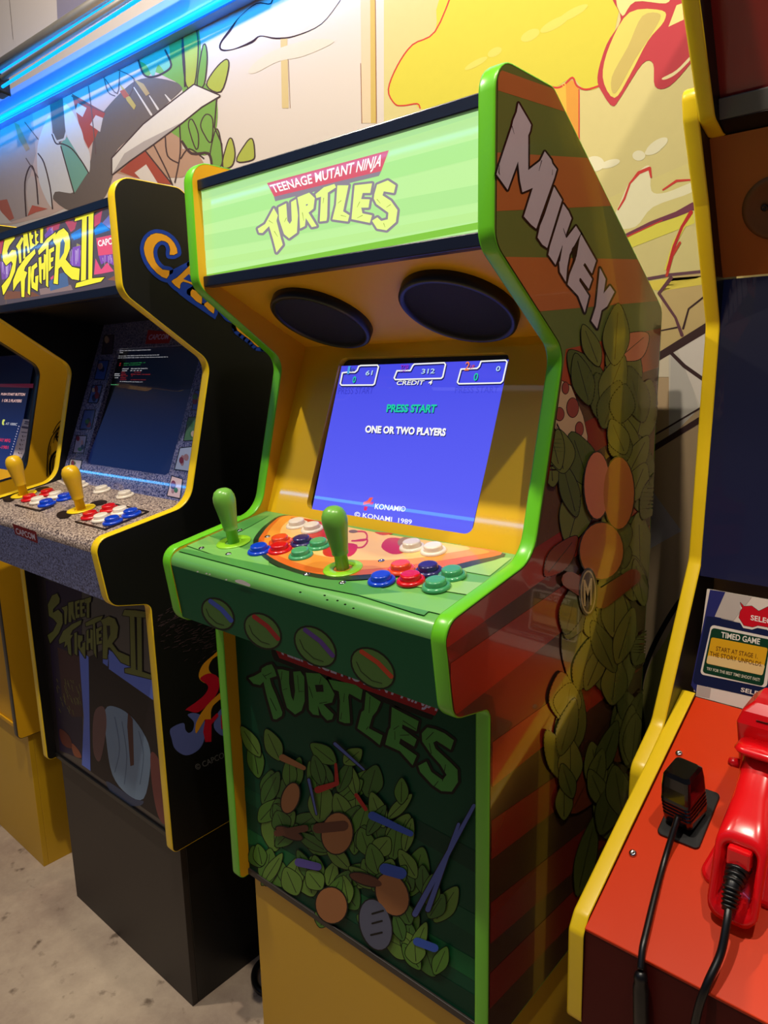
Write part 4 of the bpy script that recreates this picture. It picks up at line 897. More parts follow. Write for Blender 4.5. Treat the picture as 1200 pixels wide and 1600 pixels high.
SFL = [zF(q) for q in ([(130, 460), (180, 445), (235, 450), (235, 530), (150, 640), (118, 720), (130, 785), (190, 705), (250, 710), (270, 800), (240, 1040), (160, 1230), (80, 1380), (55, 1412), (30, 1270), (150, 1120), (205, 920), (180, 880), (100, 950), (50, 870), (40, 760), (70, 580)],
  [(255, 650), (345, 505), (375, 530), (330, 640), (340, 900), (308, 920), (285, 700)], [(370, 430), (430, 402), (452, 600), (472, 745), (440, 762), (422, 640), (400, 650), (402, 830), (370, 845)],
  [(450, 372), (527, 340), (522, 392), (490, 420), (498, 470), (527, 470), (520, 520), (500, 545), (510, 600), (562, 630), (480, 700)], [(540, 330), (602, 308), (600, 360), (570, 400), (573, 450), (608, 460), (575, 520), (580, 565), (615, 580), (560, 645)], [(635, 300), (682, 290), (675, 600), (633, 600)],
  [(210, 1180), (280, 1000), (400, 830), (550, 690), (560, 760), (480, 860), (400, 970), (380, 1030), (430, 1055), (395, 1170), (385, 1442), (342, 1440), (330, 1180), (275, 1240), (212, 1345)], [(448, 975), (487, 955), (475, 1415), (438, 1380)],
  [(500, 965), (580, 900), (590, 965), (540, 1010), (528, 1200), (555, 1232), (556, 1120), (607, 1100), (592, 1352), (500, 1295), (485, 1100)], [(608, 830), (650, 808), (655, 922), (690, 900), (690, 770), (727, 780), (712, 1165), (680, 1180), (680, 1005), (655, 1010), (655, 1240), (622, 1205)],
  [(600, 720), (740, 530), (877, 425), (872, 485), (765, 590), (757, 1292), (725, 1262), (725, 680), (612, 785)], [(770, 700), (852, 655), (850, 722), (800, 752), (800, 830), (842, 815), (835, 878), (800, 900), (805, 975), (848, 955), (768, 1045)])]
SFL += [zG(q) for q in ([(40, 680), (35, 620), (120, 510), (200, 465), (270, 540), (300, 650), (300, 780), (232, 955), (330, 1070), (452, 1098), (440, 1280), (330, 1262), (220, 1160), (160, 1062), (120, 1100), (110, 1342), (42, 1330), (60, 1150), (82, 740)],
  [(370, 360), (410, 240), (560, 200), (767, 122), (735, 195), (665, 238), (490, 325)], [(488, 310), (562, 285), (547, 1272), (470, 1292)], [(590, 265), (667, 240), (645, 1252), (585, 1262)], [(380, 1395), (400, 1325), (640, 1250), (838, 1232), (782, 1300), (450, 1382)])]
for q in SFL: Pq.stroke(q, DKM, 2, 2.6, True)
for q in SFL: Pq.poly(q, YM, 3)
Pq.poly(zG([(150, 690), (190, 625), (222, 700), (205, 850), (135, 965)]), EM((90, 110, 140)), 4)
Pq.poly(zG([(710, 622), (960, 570), (1020, 560), (1040, 860), (745, 897)]), EM((236, 88, 120)), 4); Pq.text('CAPCOM', zG([(732, 660), (1080, 580), (1090, 700), (745, 755)]), EM((252, 250, 250)), 5, .03)
Pq.build('marquee_print', s)
# side lettering
Pz = Print(O2+Vector((HW+.0003, 0, 0)), (1, 0, 0))
zI = lambda p: Z(200, 340, 5, p); zJ = lambda p: Z(260, 1000, 7.2727, p)
GD2 = ink((214, 150, 40), .4); BU = ink((32, 60, 150), .4); NK = ink((8, 8, 10), .4)
Cg = [(385, 278), (360, 200), (300, 142), (215, 122), (150, 160), (122, 240), (150, 340), (220, 430), (300, 477), (322, 415), (270, 407), (215, 350), (195, 270), (215, 210), (260, 180), (310, 200), (328, 250), (325, 292)]
Ag = [(338, 500), (380, 470), (470, 385), (500, 360), (540, 400), (640, 560), (620, 600), (575, 610), (572, 677), (488, 610), (500, 560), (530, 575), (510, 530), (430, 500), (405, 530), (402, 557)]
Pg = [(593, 685), (620, 655), (720, 560), (820, 600), (900, 700), (860, 790), (780, 780), (720, 700), (675, 700), (667, 750)]
Og = [(840, 850), (960, 760), (1080, 860), (1100, 1000), (1010, 1010), (960, 962), (890, 910)]
for q in (Cg, Ag, Pg, Og): Pz.stroke(smooth_curve(zI(q), True, 2), BU, 1, 12.5, True)
Pz.poly(zI([(300, 477), (322, 415), (350, 405), (480, 340), (560, 420), (640, 560), (700, 735), (680, 795), (480, 660), (400, 600)]), BU, 1)
for q in (Cg, Ag, Pg, Og): Pz.stroke(smooth_curve(zI(q), True, 2), NK, 2, 1.2, True); Pz.poly(smooth_curve(zI(q), True, 2), GD2, 3)
Pz.poly(zI([(430, 480), (475, 440), (500, 480), (505, 510)]), BU, 4)
sps = [c for c in s.children if c.name.startswith('side_panel')][1]
Pz.build('side_lettering', sps); Pz = Print(O2+Vector((HW+.0003, 0, 0)), (1, 0, 0))
RG = ink((176, 20, 40), .4); OG_ = ink((206, 140, 30), .4); PB = ink((90, 100, 160), .4)
Pz.poly(smooth_curve(zJ([(45, 1010), (190, 942), (215, 1020), (255, 1055), (300, 1020), (310, 930), (240, 850), (330, 830), (430, 900), (430, 1120), (360, 1250), (220, 1310), (100, 1240), (60, 1130)])), PB, 1)
Pz.poly(smooth_curve(zJ([(535, 960), (620, 780), (760, 760), (760, 1000), (700, 1090), (600, 1070)])), PB, 1)
Pz.poly(smooth_curve(zJ([(600, 115), (520, 180), (420, 270), (370, 370), (380, 450), (470, 500), (600, 480), (600, 440), (500, 370), (480, 300), (530, 210), (660, 130)])), OG_, 2)
Pz.poly(smooth_curve(zJ([(380, 440), (470, 380), (560, 400), (605, 470), (580, 590), (500, 700), (360, 820), (240, 800), (220, 785), (340, 700), (440, 610), (470, 520)])), RG, 3)
Pz.poly(smooth_curve(zJ([(660, 560), (560, 640), (460, 740), (380, 850), (330, 960), (335, 1060), (400, 960), (440, 900), (440, 960), (500, 960), (510, 780), (600, 680), (680, 620)])), OG_, 4)
Pz.poly(zJ([(415, 1040), (440, 900), (500, 900), (575, 825), (590, 860), (510, 960), (508, 1155), (440, 1158)]), RG, 5); Pz.poly(zJ([(615, 860), (700, 700), (700, 1010), (620, 1010)]), RG, 4)
Pz.text('© CAPCOM', zJ([(315, 1420), (700, 1240), (710, 1310), (340, 1480)]), ink((150, 150, 150), .4), 5)
Pz.build('side_logo', sps); Pz = Print(O2+Vector((HW+.0003, 0, 0)), (1, 0, 0))
random.seed(5)
for k in range(110):
    x = random.uniform(246, 335); y = 975+random.gauss(0, 18)+(x-246)*.25
    Pz.stroke([(x, y, .9), (x+random.uniform(4, 9), y-random.uniform(1, 5), .5)], ink((74, 58, 60), .5), 1)
for k in range(70):
    x = random.uniform(352, 420); y = random.uniform(640, 770)
    Pz.stroke([(x, y, .8), (x+random.uniform(-4, 4), y-random.uniform(4, 14), .5)], ink((60, 56, 58), .5), 1)
sps = [c for c in s.children if c.name.startswith('side_panel')][1]
tag(Pz.build('scuff_marks', sps), kind='stuff')
# screen and surround print
SCB = Vector((0, BZB[0][0], BZB[0][1])); SDB = Vector((0, BZB[1][0]-BZB[0][0], BZB[1][1]-BZB[0][1])).normalized(); SNB = Vector((1, 0, 0)).cross(SDB); SNB = SNB if SNB.y < 0 else -SNB
SC2 = SCB+O2
Pt = Print(SC2-SNB*.0055, SNB)
Pt.poly([(203, 546), (335, 540), (300, 760), (132, 730)], screen_mat('dark_blue_screen', (8, 12, 26), (14, 34, 92), .62, .80, .7), 0)
zN = lambda p: Z(130, 490, 6.3158, p)
WS = ink((200, 200, 205), .3, 1, .8); RR = ink((170, 40, 40), .3, 1, .7); GG = ink((40, 150, 70), .3, 1, .7)
rows = [((360, 372), 'starting video driver using in support of game colour', 308, WS, -10), ((360, 390), 'ready', 34, WS, 0), ((348, 424), 'this is a copy of the default screen for the game and may not be sold', 400, WS, -12), ((345, 442), 'use is controlled only under terms of the license agreement for it', 490, WS, -10),
        ((400, 496), 'system  8 channel 48K  ok', 215, GG, -8), ((400, 514), 'core  ok and running', 168, GG, -6), ((360, 496), '==', 14, RR, 0), ((355, 514), '=', 14, RR, 0), ((385, 548), 'channel    the test for board a', 250, WS, -4), ((385, 567), 'sound      ok  on  ok  ok', 195, WS, -2), ((375, 583), 'input                 no input', 195, RR, 0), ((375, 601), 'driver        driver none - no sound', 285, RR, 2), ((310, 600), 'error', 50, WS, 0), ((308, 618), 'memory', 55, WS, 0), ((370, 619), 'display  normal            ok', 118, RR, 0), ((312, 636), 'code', 35, WS, 0), ((368, 637), 'locked', 50, RR, 0), ((360, 656), 'control       at start no signal', 255, RR, 2), ((360, 674), 'to continue press any button of 1', 225, WS, 6), ((275, 705), 'loading', 75, ink((90, 200, 130), .3, 1, .8), 2)]
for (x, y), t, wd, m, sl_ in rows: Pt.text(t, zN([(x+3, y-9), (x+wd+3, y-9+sl_), (x+wd, y+sl_+2), (x, y+2)]), m, 1, .02)
Pt.build('screen', s)
Pu = Print(SC2, SNB)
zO = lambda p: Z(80, 480, 4.6154, p)
Pu.poly(zO([(700, 165), (880, 180), (850, 260), (680, 265)]), ink((170, 30, 56), .3, 1), 1); Pu.text('CAPCOM', zO([(712, 198), (852, 192), (842, 232), (700, 236)]), ink((214, 180, 250), .3, 1), 2, .02); Pu.build('maker_plate', s)
cards = [((385, 205), (455, 200), (440, 335), (365, 340)), ((345, 385), (420, 385), (385, 525), (310, 520)), ((300, 565), (372, 562), (335, 690), (265, 690)), ((240, 742), (320, 740), (290, 880), (205, 880)), ((185, 925), (258, 928), (235, 1052), (158, 1050)), ((140, 1095), (225, 1105), (210, 1170), (125, 1165))]
cards += [((1040, 600), (1090, 600), (1080, 745), (1015, 740)), ((990, 795), (1065, 790), (1040, 960), (955, 965)), ((930, 1015), (1020, 1005), (1000, 1185), (890, 1170)), ((870, 1215), (950, 1240), (930, 1380), (835, 1360))]
fills = [(70, 60, 92), (58, 88, 176), (76, 104, 180), (66, 84, 150), (150, 150, 190), (190, 184, 200), (70, 96, 180), (80, 120, 90), (170, 184, 220), (206, 180, 190)]
for i, c in enumerate(cards):
    Pu = Print(SC2, SNB); q = zO(list(c)); Pu.poly(q, ink(fills[i], .3, 1), 1); Pu.stroke(q, ink((30, 32, 50), .3, 1), 2, 1.4, True)
    cx, cy = sum(p[0] for p in q)/4, sum(p[1] for p in q)/4
    for k in range(4):
        Pu.ell((cx+random.uniform(-4, 4), cy+random.uniform(-9, 9)), random.uniform(2, 4), random.uniform(3, 6), ink(random.choice([(120, 40, 60), (40, 50, 90), (160, 120, 130), (60, 110, 70), (190, 170, 160)]), .3, 1), 3+k)
    Pu.build('picture_card', s)
# controls
ysm = mat('yellow_ball', (222, 176, 26), .3); ywd = mat('yellow_disc', (240, 204, 20), .3)
DKP = ink((34, 24, 22), .4)
zP = lambda p: Z(0, 700, 5, p)
def mark(name, fn):
    P_ = Print(*plane(CP0, CP1, O2)); fn(P_); P_.build(name, s)
for q in ([(590, 575, 12), (820, 635, 12), (1160, 498, 12), (900, 440, 10)], [(120, 445, 12), (310, 490, 12), (420, 450, 10)], [(430, 340, 10), (580, 365, 10)], [(660, 270, 9), (750, 285, 9)], [(860, 305, 9), (915, 315, 9)], [(1040, 340, 9), (1100, 352, 9)]):
    mark('button_marking', lambda P_: P_.stroke(zP(q), DKP, 1))
for c, rx, ry in (((500, 520), 12, 6), ((770, 430), 14, 4), ((70, 395), 10, 5), ((330, 320), 12, 3.5)): mark('joystick_marking', lambda P_: P_.ell(zP([c])[0], rx, ry, DKP, 1, -.15))
mark('pale_marking', lambda P_: P_.poly(zP([(420, 235), (450, 245), (560, 300), (520, 300), (440, 255)]), ink((200, 184, 166), .4), 1))
granite_blue_lit = granite('blue_lit_speckle_lip', (34, 38, 66), (84, 94, 140), (128, 138, 186), 330)  # blue aisle light on the lip put into the speckle colours
lip_shading_sheet(O2, granite_blue_lit, s, .17)
LP_ = Print(*plane((-.0845, .5710), (-.0700, .4740), O2))
LP_.poly(Z(0, 700, 5, [(100, 590), (285, 655), (298, 745), (120, 672)]), ink((130, 28, 36), .4), 1)
LP_.text('CAPCOM', Z(0, 700, 5, [(122, 622), (270, 672), (280, 722), (130, 668)]), ink((214, 206, 220), .4), 2, .01)
LP_.build('lip_print', s)
for x, y, m, l in ((.109, -.018, rd_, 'red push button'), (.146, -.018, wh_, 'white push button'), (.182, -.018, bl_, 'blue push button'), (.108, .017, rd_, 'red push button'), (.147, .016, wh_, 'white push button'), (.180, .017, bl_, 'blue push button'),
                   (-.149, -.008, rd_, 'red push button'), (-.108, -.010, wh_, 'white push button'), (-.068, -.012, bl_, 'blue push button'), (-.144, .025, rd_, 'red push button'), (-.104, .023, wh_, 'white push button'), (-.066, .022, bl_, 'blue push button'), (-.120, .080, wh_, 'white start button'), (-.030, .078, wh_, 'white start button'), (.060, .075, wh_, 'white start button')):
    button(O2, s, x, y, m, l)
joystick(O2, s, -.204, .004, ysm, ywd, 'yellow bat-top joystick'); joystick(O2, s, .042, -.001, ysm, ywd, 'yellow bat-top joystick')
# kick print
Py = Print(O2+Vector((0, .020, 0)), (0, -1, 0))
zH = lambda p: Z(60, 910, 6.3158, p); zL = lambda p: Z(0, 850, 2.6667, p)
Py.poly(zL([(190, 150), (340, 190), (345, 900), (250, 860), (215, 500)]), ink((44, 34, 58), .4), 0)
Py.poly(zL([(240, 430), (340, 470), (345, 720), (300, 720), (260, 640)]), ink((70, 44, 46), .4), 1)
Py.poly(zL([(330, 440), (370, 470), (378, 945), (342, 920), (350, 720), (338, 560)]), ink((98, 122, 214), .4), 2)
Py.poly(zL([(370, 470), (430, 440), (640, 640), (690, 700), (700, 1170), (380, 948)]), ink((34, 27, 30), .4), 3)
Py.poly(zL([(455, 440), (640, 560), (640, 650), (455, 520)]), ink((98, 122, 214), .4), 4); Py.poly(zL([(430, 455), (455, 460), (450, 510), (430, 495)]), ink((98, 122, 214), .4), 4)
# plain draped cloth shape instead of the figure
Py.poly(smooth_curve(zL([(440, 690), (490, 680), (560, 730), (620, 830), (628, 930), (600, 1060), (530, 1040), (470, 960), (445, 820)])), ink((122, 146, 170), .4), 5)
Py.poly(smooth_curve(zL([(400, 690), (435, 680), (445, 760), (420, 900), (392, 870), (388, 760)])), ink((110, 78, 76), .4), 5)
Py.poly(smooth_curve(zL([(630, 870), (665, 900), (690, 1010), (692, 1160), (660, 1130), (635, 1000)])), ink((120, 64, 60), .4), 5)
Py.poly(zL([(535, 700), (555, 730), (560, 920), (545, 925), (532, 760)]), ink((80, 44, 40), .4), 6)
Py.poly(smooth_curve(zL([(455, 990), (560, 1060), (600, 1070), (580, 1090), (500, 1080), (450, 1010)])), ink((60, 70, 96), .4), 5)
for q in ([(480, 720), (500, 850), (480, 950)], [(580, 780), (600, 880), (585, 1000)], [(510, 740), (530, 880), (520, 1000)]): Py.stroke(smooth_curve(zL(q), False), ink((90, 112, 138), .4), 6, 1.4)
Py.poly(smooth_curve(zL([(300, 830), (330, 860), (340, 890), (310, 880)])), ink((150, 84, 56), .4), 3); Py.poly(smooth_curve(zL([(250, 770), (290, 800), (300, 850), (260, 830)])), ink((104, 50, 40), .4), 3)
for k in range(40):
    x = random.uniform(235, 340); y = random.uniform(560, 700); Py.stroke(zL([(x, y, 3), (x+random.uniform(4, 10), y+random.uniform(10, 30), 2)]), ink((110, 106, 60), .4), 3)
OL = ink((112, 118, 56), .4)
KH = [(140, 130), (190, 108), (215, 160), (210, 200), (150, 262), (148, 300), (200, 268), (240, 310), (245, 400), (205, 500), (120, 602), (95, 520), (150, 480), (190, 400), (150, 355), (110, 330), (98, 220)], [(235, 250), (290, 228), (292, 268), (280, 412), (265, 410), (260, 280)], \
 [(300, 200), (350, 188), (352, 290), (372, 372), (345, 362), (328, 305), (328, 390), (305, 390)], [(365, 190), (410, 172), (410, 200), (388, 208), (388, 240), (410, 235), (410, 262), (390, 268), (392, 318), (412, 312), (410, 345), (375, 352)], \
 [(415, 175), (460, 165), (460, 195), (438, 200), (438, 235), (460, 230), (462, 255), (440, 262), (442, 308), (466, 302), (466, 332), (420, 342)], [(462, 162), (527, 143), (522, 188), (507, 198), (507, 347), (485, 347), (482, 202), (465, 205)], \
 [(208, 570), (250, 480), (340, 410), (432, 370), (420, 412), (340, 470), (318, 520), (345, 515), (322, 560), (330, 722), (302, 700), (290, 610), (260, 640), (270, 580), (212, 605)], [(360, 500), (385, 490), (388, 722), (363, 700)], [(395, 520), (440, 525), (440, 570), (418, 590), (420, 650), (440, 630), (440, 600), (467, 585), (467, 745), (430, 690), (395, 630)], \
 [(480, 480), (500, 462), (500, 555), (520, 548), (518, 462), (542, 468), (542, 665), (522, 655), (518, 592), (500, 600), (500, 672), (480, 662)], [(470, 400), (560, 350), (642, 328), (620, 372), (562, 400), (578, 745), (552, 690), (545, 410), (475, 432)], [(575, 460), (630, 432), (630, 465), (602, 480), (602, 510), (628, 505), (628, 535), (602, 545), (604, 580), (632, 572), (632, 602), (580, 612)], \
 [(620, 372), (700, 335), (760, 360), (792, 440), (780, 540), (732, 602), (790, 680), (902, 728), (905, 822), (820, 785), (712, 640), (690, 640), (682, 752), (640, 748), (642, 600), (645, 420)], [(835, 322), (855, 270), (960, 275), (1062, 290), (1062, 345), (910, 335)], [(908, 335), (952, 338), (967, 862), (920, 860)], [(978, 340), (1022, 345), (1028, 882), (985, 872)], [(858, 850), (920, 842), (1122, 912), (1117, 952), (860, 888)]
for q in KH: Py.stroke(zH(q), ink((16, 14, 14), .4), 7, 2.6, True)
for q in KH: Py.poly(zH(q), OL, 8)
Py.poly(zH([(678, 425), (712, 425), (716, 510), (690, 572)]), ink((24, 20, 24), .4), 9)
Py.build('kick_print', s)

# ---- yellow cabinet at the left edge
O3 = Vector((-1.252, -.036, .0006))
y_ = cabinet(O3, 'yellow arcade cabinet with black edging at the left edge of the row', black_board, yellow_board, black_edge, mat('dark_bezel', (18, 20, 40), .3, coat=1.0), ink((200, 190, 120), .3, .5, .8), yellow_board, yellow_board, black_board, (-.160, .160, .057, .350), None, bz=BZB)
pedestal(O3, yellow_paint, 'tall yellow plinth at the left edge under the black-edged yellow cabinet', hw=.240, y0=.024)
SC3 = SCB+O3
Pn = Print(SC3-SNB*.0055, SNB)
pa_, n_ = plane(BZ0, BZ1, O3)
Pn.poly([(-60, 520), (62, 520), (20, 745), (-90, 735)], screen_mat('night_blue_screen', (10, 12, 30), (24, 50, 120), .62, .80, .8), 0)
zQ = lambda p: Z(0, 560, 8.8889, p)
Pn.poly(zQ([(-100, 355), (468, 352), (460, 412), (-100, 395)]), ink((84, 20, 40), .3, 1, .8), 1)
PK = ink((250, 200, 190), .3, 1, .9)
Pn.text('PUSH START BUTTON', zQ([(22, 480), (355, 482), (345, 522), (15, 512)]), PK, 2, .02); Pn.text('1 OR 2 PLAYERS', zQ([(38, 565), (308, 572), (298, 612), (28, 605)]), PK, 2, .02)
Pn.text('AT 1000C', zQ([(85, 890), (245, 900), (235, 935), (78, 922)]), ink((220, 220, 230), .3, 1, .8), 2, .01); Pn.poly(smooth_curve(zQ([(45, 850), (72, 855), (55, 890), (60, 925), (35, 920), (32, 885)])), ink((230, 240, 110), .3, 1, .9), 2)
Pn.text('MIDWAY MFG', zQ([(-110, 1100), (150, 1120), (142, 1168), (-115, 1145)]), ink((226, 50, 90), .3, 1, .9), 2, .02); Pn.text('1980-1981', zQ([(-100, 1200), (122, 1215), (115, 1262), (-105, 1245)]), ink((226, 50, 90), .3, 1, .9), 2, .02)
for k in range(14): Pn.ell(zQ([(265-k*10.5, 945+k*35)])[0], .7, .9, ink((220, 210, 230), .3, 1, .8), 2)
Pn.build('screen', y_)
Pw = Print(SC3, SNB)
Pw.poly(zQ([(325, 842), (410, 852), (345, 1300), (300, 1400), (170, 1390)]), mat('white_card', (226, 214, 222), .4, coat=.8), 1)
for a_, b_, w_ in (((355, 880), (400, 886), 18), ((345, 905), (395, 912), 14), ((315, 955), (385, 965), 30), ((305, 1025), (375, 1032), 12)): Pw.stroke(zQ([a_+(w_,), b_+(w_,)]), ink((90, 84, 110), .4), 2)
for k, c in enumerate(((315, 1075), (298, 1130), (280, 1190), (275, 1250), (262, 1310), (250, 1368))): Pw.stroke(zQ([c+(16,), (c[0]+8, c[1]+20, 10)]), ink((90, 70, 80), .4), 2); Pw.stroke(zQ([(c[0]+30, c[1]+8, 10), (c[0]+40, c[1]+9, 10)]), ink((110, 90, 100), .4), 2)
Pw.build('instruction_card', y_)
ypr = [c for c in y_.children if c.name.startswith('side_panel')][1]
Pe = Print(O3+Vector((HW+.0003, 0, 0)), (1, 0, 0))
zR = lambda p: Z(0, 620, 8.8889, p)
for q, w_ in (([(900, 280), (800, 380), (735, 500)], 1.4), ([(900, 340), (780, 470), (700, 600), (660, 800), (650, 1100)], 1.6), ([(870, 380), (780, 500), (740, 640)], 1.0), ([(700, 690), (690, 800)], 1.0), ([(840, 680), (780, 570), (800, 500)], 2.2), ([(870, 550), (770, 560)], 2.2), ([(870, 760), (780, 760), (710, 850), (690, 1000), (700, 1090)], 3.2), ([(870, 810), (790, 810), (740, 880), (730, 1080)], 1.6)):
    Pe.stroke(smooth_curve(zR(q), False), ink((14, 12, 12), .4), 1, w_)
Pe.build('side_print', ypr)

# ------------------------------------------------------------------ red gun-game cabinet on the right
XL = .310; XR = .83; XI = XL+T
R_ = thing('arcade_cabinet', ((XL+XR)/2, .3, FLOORZ), 'yellow-edged cabinet with a red sloping deck and red gun at the right edge', 'arcade cabinet')
yedge2 = mat('yellow_edge_warm', (244, 208, 30), .32)
mp = [(.300, 1.137), (.311, 1.104), (.366, 1.016), (.442, .872), (.434, .541), (.392, .463), (.320, .330), (.252, .292), (.252, FLOORZ), (.500, FLOORZ), (.500, 1.137)]
mp = [tuple(p) for p in rounded(mp, [.022, .03, .01, .03, .03, .02, .03, .02, .004, .004, .02])]
for x0, x1 in ((XL, XL+T), (XR-T, XR)):
    sp = obj('side_panel', prism_x(mp, x0, x1, (0, 1, 2)), [black_side, black_side, yedge2], R_); obj('edge_molding', molding(mp, x0, x1), yedge2, sp, True)
hp = [(.212, 1.235), (.312, 1.100), (.345, 1.090), (.49, 1.105), (.49, 1.42), (.13, 1.42), (.13, 1.34)]
hp = [tuple(p) for p in rounded(hp, [.01, .018, .02, .01, .01, .01, .01])]
for x0, x1 in ((XI+.0004, XI+T), (XR-2*T, XR-T-.0004)):
    sp = obj('header_side', prism_x(hp, x0, x1, (0, 1, 2)), [black_side, black_side, yedge2], R_); obj('edge_molding', molding(hp, x0, x1), yedge2, sp, True)
dp = [(.388, .360), (.170, .2605), (.058, .2065), (.046, .190), (.049, .066), (.30, .066), (.392, .20)]
dp = [tuple(p) for p in rounded(dp, [.003, 0, .014, .012, .012, .01, .01])]
for x0, x1 in ((XI+.0004, XI+T), (XR-2*T, XR-T-.0004)):
    sp = obj('deck_side', prism_x(dp, x0, x1, (0, 1, 2)), [black_side, black_side, yedge2], R_); obj('edge_molding', molding(dp, x0, x1, .001), yedge2, sp, True)
a0_, a1_ = XI+T, XR-2*T
D0, D1 = (.388, .353), (.048, .1985)
obj('deck', slab(D0, D1, a0_, a1_, .012, .0012), red_deck, R_)
obj('deck_front', box(a0_, a1_, .050, .062, .066, .1975), dark_red, R_)
obj('marquee', slab((.262, 1.226), (.326, 1.122), a0_, a1_, .01), mat('red_marquee', (150, 26, 22), .22, coat=.6), R_)
obj('marquee_upper', slab((.20, 1.33), (.262, 1.226), a0_, a1_, .01), mat('red_marquee', (150, 26, 22), .22, coat=.6), R_)
obj('marquee_rail', slab((.318, 1.121), (.326, 1.100), a0_, a1_, .02, .001), mat('grey_rail', (96, 96, 92), .45), R_)
obj('header_underside', slab((.3265, 1.0995), (.360, 1.088), a0_, a1_, .006), black_board, R_)
spk = mat('amber_speaker_board', (170, 96, 16), .5, var=.06, scale=5)
obj('speaker_board', slab((.352, 1.089), (.440, .934), XI, XR-T, .01), spk, R_)
sbN = Vector((0, -(1.089-.934), -(.44-.352))).normalized()
q = onp(1214, 325, (0, .352, 1.089), sbN)
me_ = mesh_of(lathe([(0, .001), (.030, .001), (.034, .004), (.038, .003), (.040, 0)], 40), 'speaker')
put('speaker', cm(me_, mat('brown_grille', (110, 70, 24), .6)), R_, q, sbN.to_track_quat('Z', 'Y').to_euler())
bq = onp(1196, 323, (0, .352, 1.089), sbN)
put('bolt', cm(BOLT, black_rubber), R_, bq+sbN*.003, sbN.to_track_quat('Z', 'Y').to_euler())
obj('screen', slab((.445, .932), (.430, .520), XI, XR-T, .01), screen_mat('deep_blue_display', (3, 6, 26), (6, 14, 52), .50, .93, .55), R_)
# sign leaning back from the deck
G0, G1_ = (.420, .505), (.392, .3585)
obj('sign_board', slab(G0, G1_, a0_-.004, a1_, .006), mat('sign_white', (226, 214, 200), .35, coat=.5), R_)
sP, sN = plane(G0, G1_, Vector((0, 0, 0)))
Pg_ = Print(sP, sN)
zS = lambda p: Z(1080, 900, 7.2727, p)
IB = ink((44, 48, 110), .35, .5); NB = ink((26, 34, 72), .35, .5); GRN = ink((20, 62, 40), .35, .5); WH = ink((232, 224, 212), .35, .5); GY_ = ink((190, 180, 172), .35, .5)
Pg_.poly(zS([(215, 155), (390, 182), (225, 1230), (60, 1330), (0, 1240)]), IB, 1); Pg_.poly(zS([(390, 182), (268, 460), (480, 510), (690, 240)]), GY_, 1)
Pg_.poly(zS([(262, 465), (175, 455), (20, 1190), (40, 1225), (560, 1340), (1700, 1600), (1700, 800)]), NB, 2)
Pg_.poly(zS([(70, 1235), (590, 1350), (1700, 1600), (1700, 1800), (55, 1365)]), WH, 3); Pg_.poly(zS([(75, 1237), (228, 1275), (210, 1392), (60, 1360)]), GY_, 4)
Pg_.poly([tuple(p) for p in rounded(zS([(228, 552), (930, 700), (860, 1270), (100, 1115)]), 6)], WH, 3)
Pg_.poly([tuple(p) for p in rounded(zS([(236, 586), (905, 724), (820, 1254), (128, 1098)]), 5)], GRN, 4)
Pg_.poly([tuple(p) for p in rounded(zS([(232, 694), (872, 818), (812, 1130), (172, 992)]), 3)], ink((226, 172, 30), .35, .5), 5)
Pg_.poly([tuple(p) for p in rounded(zS([(190, 900), (842, 1010), (812, 1128), (174, 990)]), 3)], ink((236, 206, 140), .35, .5), 6)
Pg_.text('TIMED GAME', zS([(345, 632), (788, 712), (780, 780), (340, 698)]), ink((240, 234, 220), .35, .5), 6, .02)
TBN = ink((94, 44, 20), .35, .5)
Pg_.text('START AT STAGE 1.', zS([(288, 796), (762, 888), (756, 940), (284, 846)]), TBN, 7, .005); Pg_.text('THE STORY UNFOLDS.', zS([(216, 852), (812, 980), (806, 1030), (212, 906)]), TBN, 7, .005)
Pg_.text('TRY FOR THE BEST TIME! SHOOT FAST!', zS([(180, 1032), (785, 1162), (778, 1198), (176, 1066)]), ink((226, 226, 200), .35, .5), 7, .01)
Pg_.text('SELECT STAGE', zS([(570, 1264), (1250, 1420), (1240, 1480), (562, 1312)]), ink((236, 230, 220), .35, .5), 5, .02)
hs = zS([(560, 300), (600, 345), (690, 340), (770, 400), (870, 350), (1000, 330), (1180, 420), (1180, 600), (1000, 700), (870, 580), (760, 560), (700, 580), (600, 560), (545, 470), (560, 400), (585, 365)])
Pg_.poly([(p[0]-1, p[1]+4) for p in hs], WH, 4); Pg_.stroke(hs, ink((60, 30, 30), .35, .5), 5, 1.2, True); Pg_.poly(hs, ink((206, 20, 36), .35, .5), 6)
Pg_.text('SELECT', zS([(680, 440), (980, 498), (972, 560), (676, 500)]), ink((244, 238, 230), .35, .5), 7, .02)
Pg_.build('sign_print', R_)
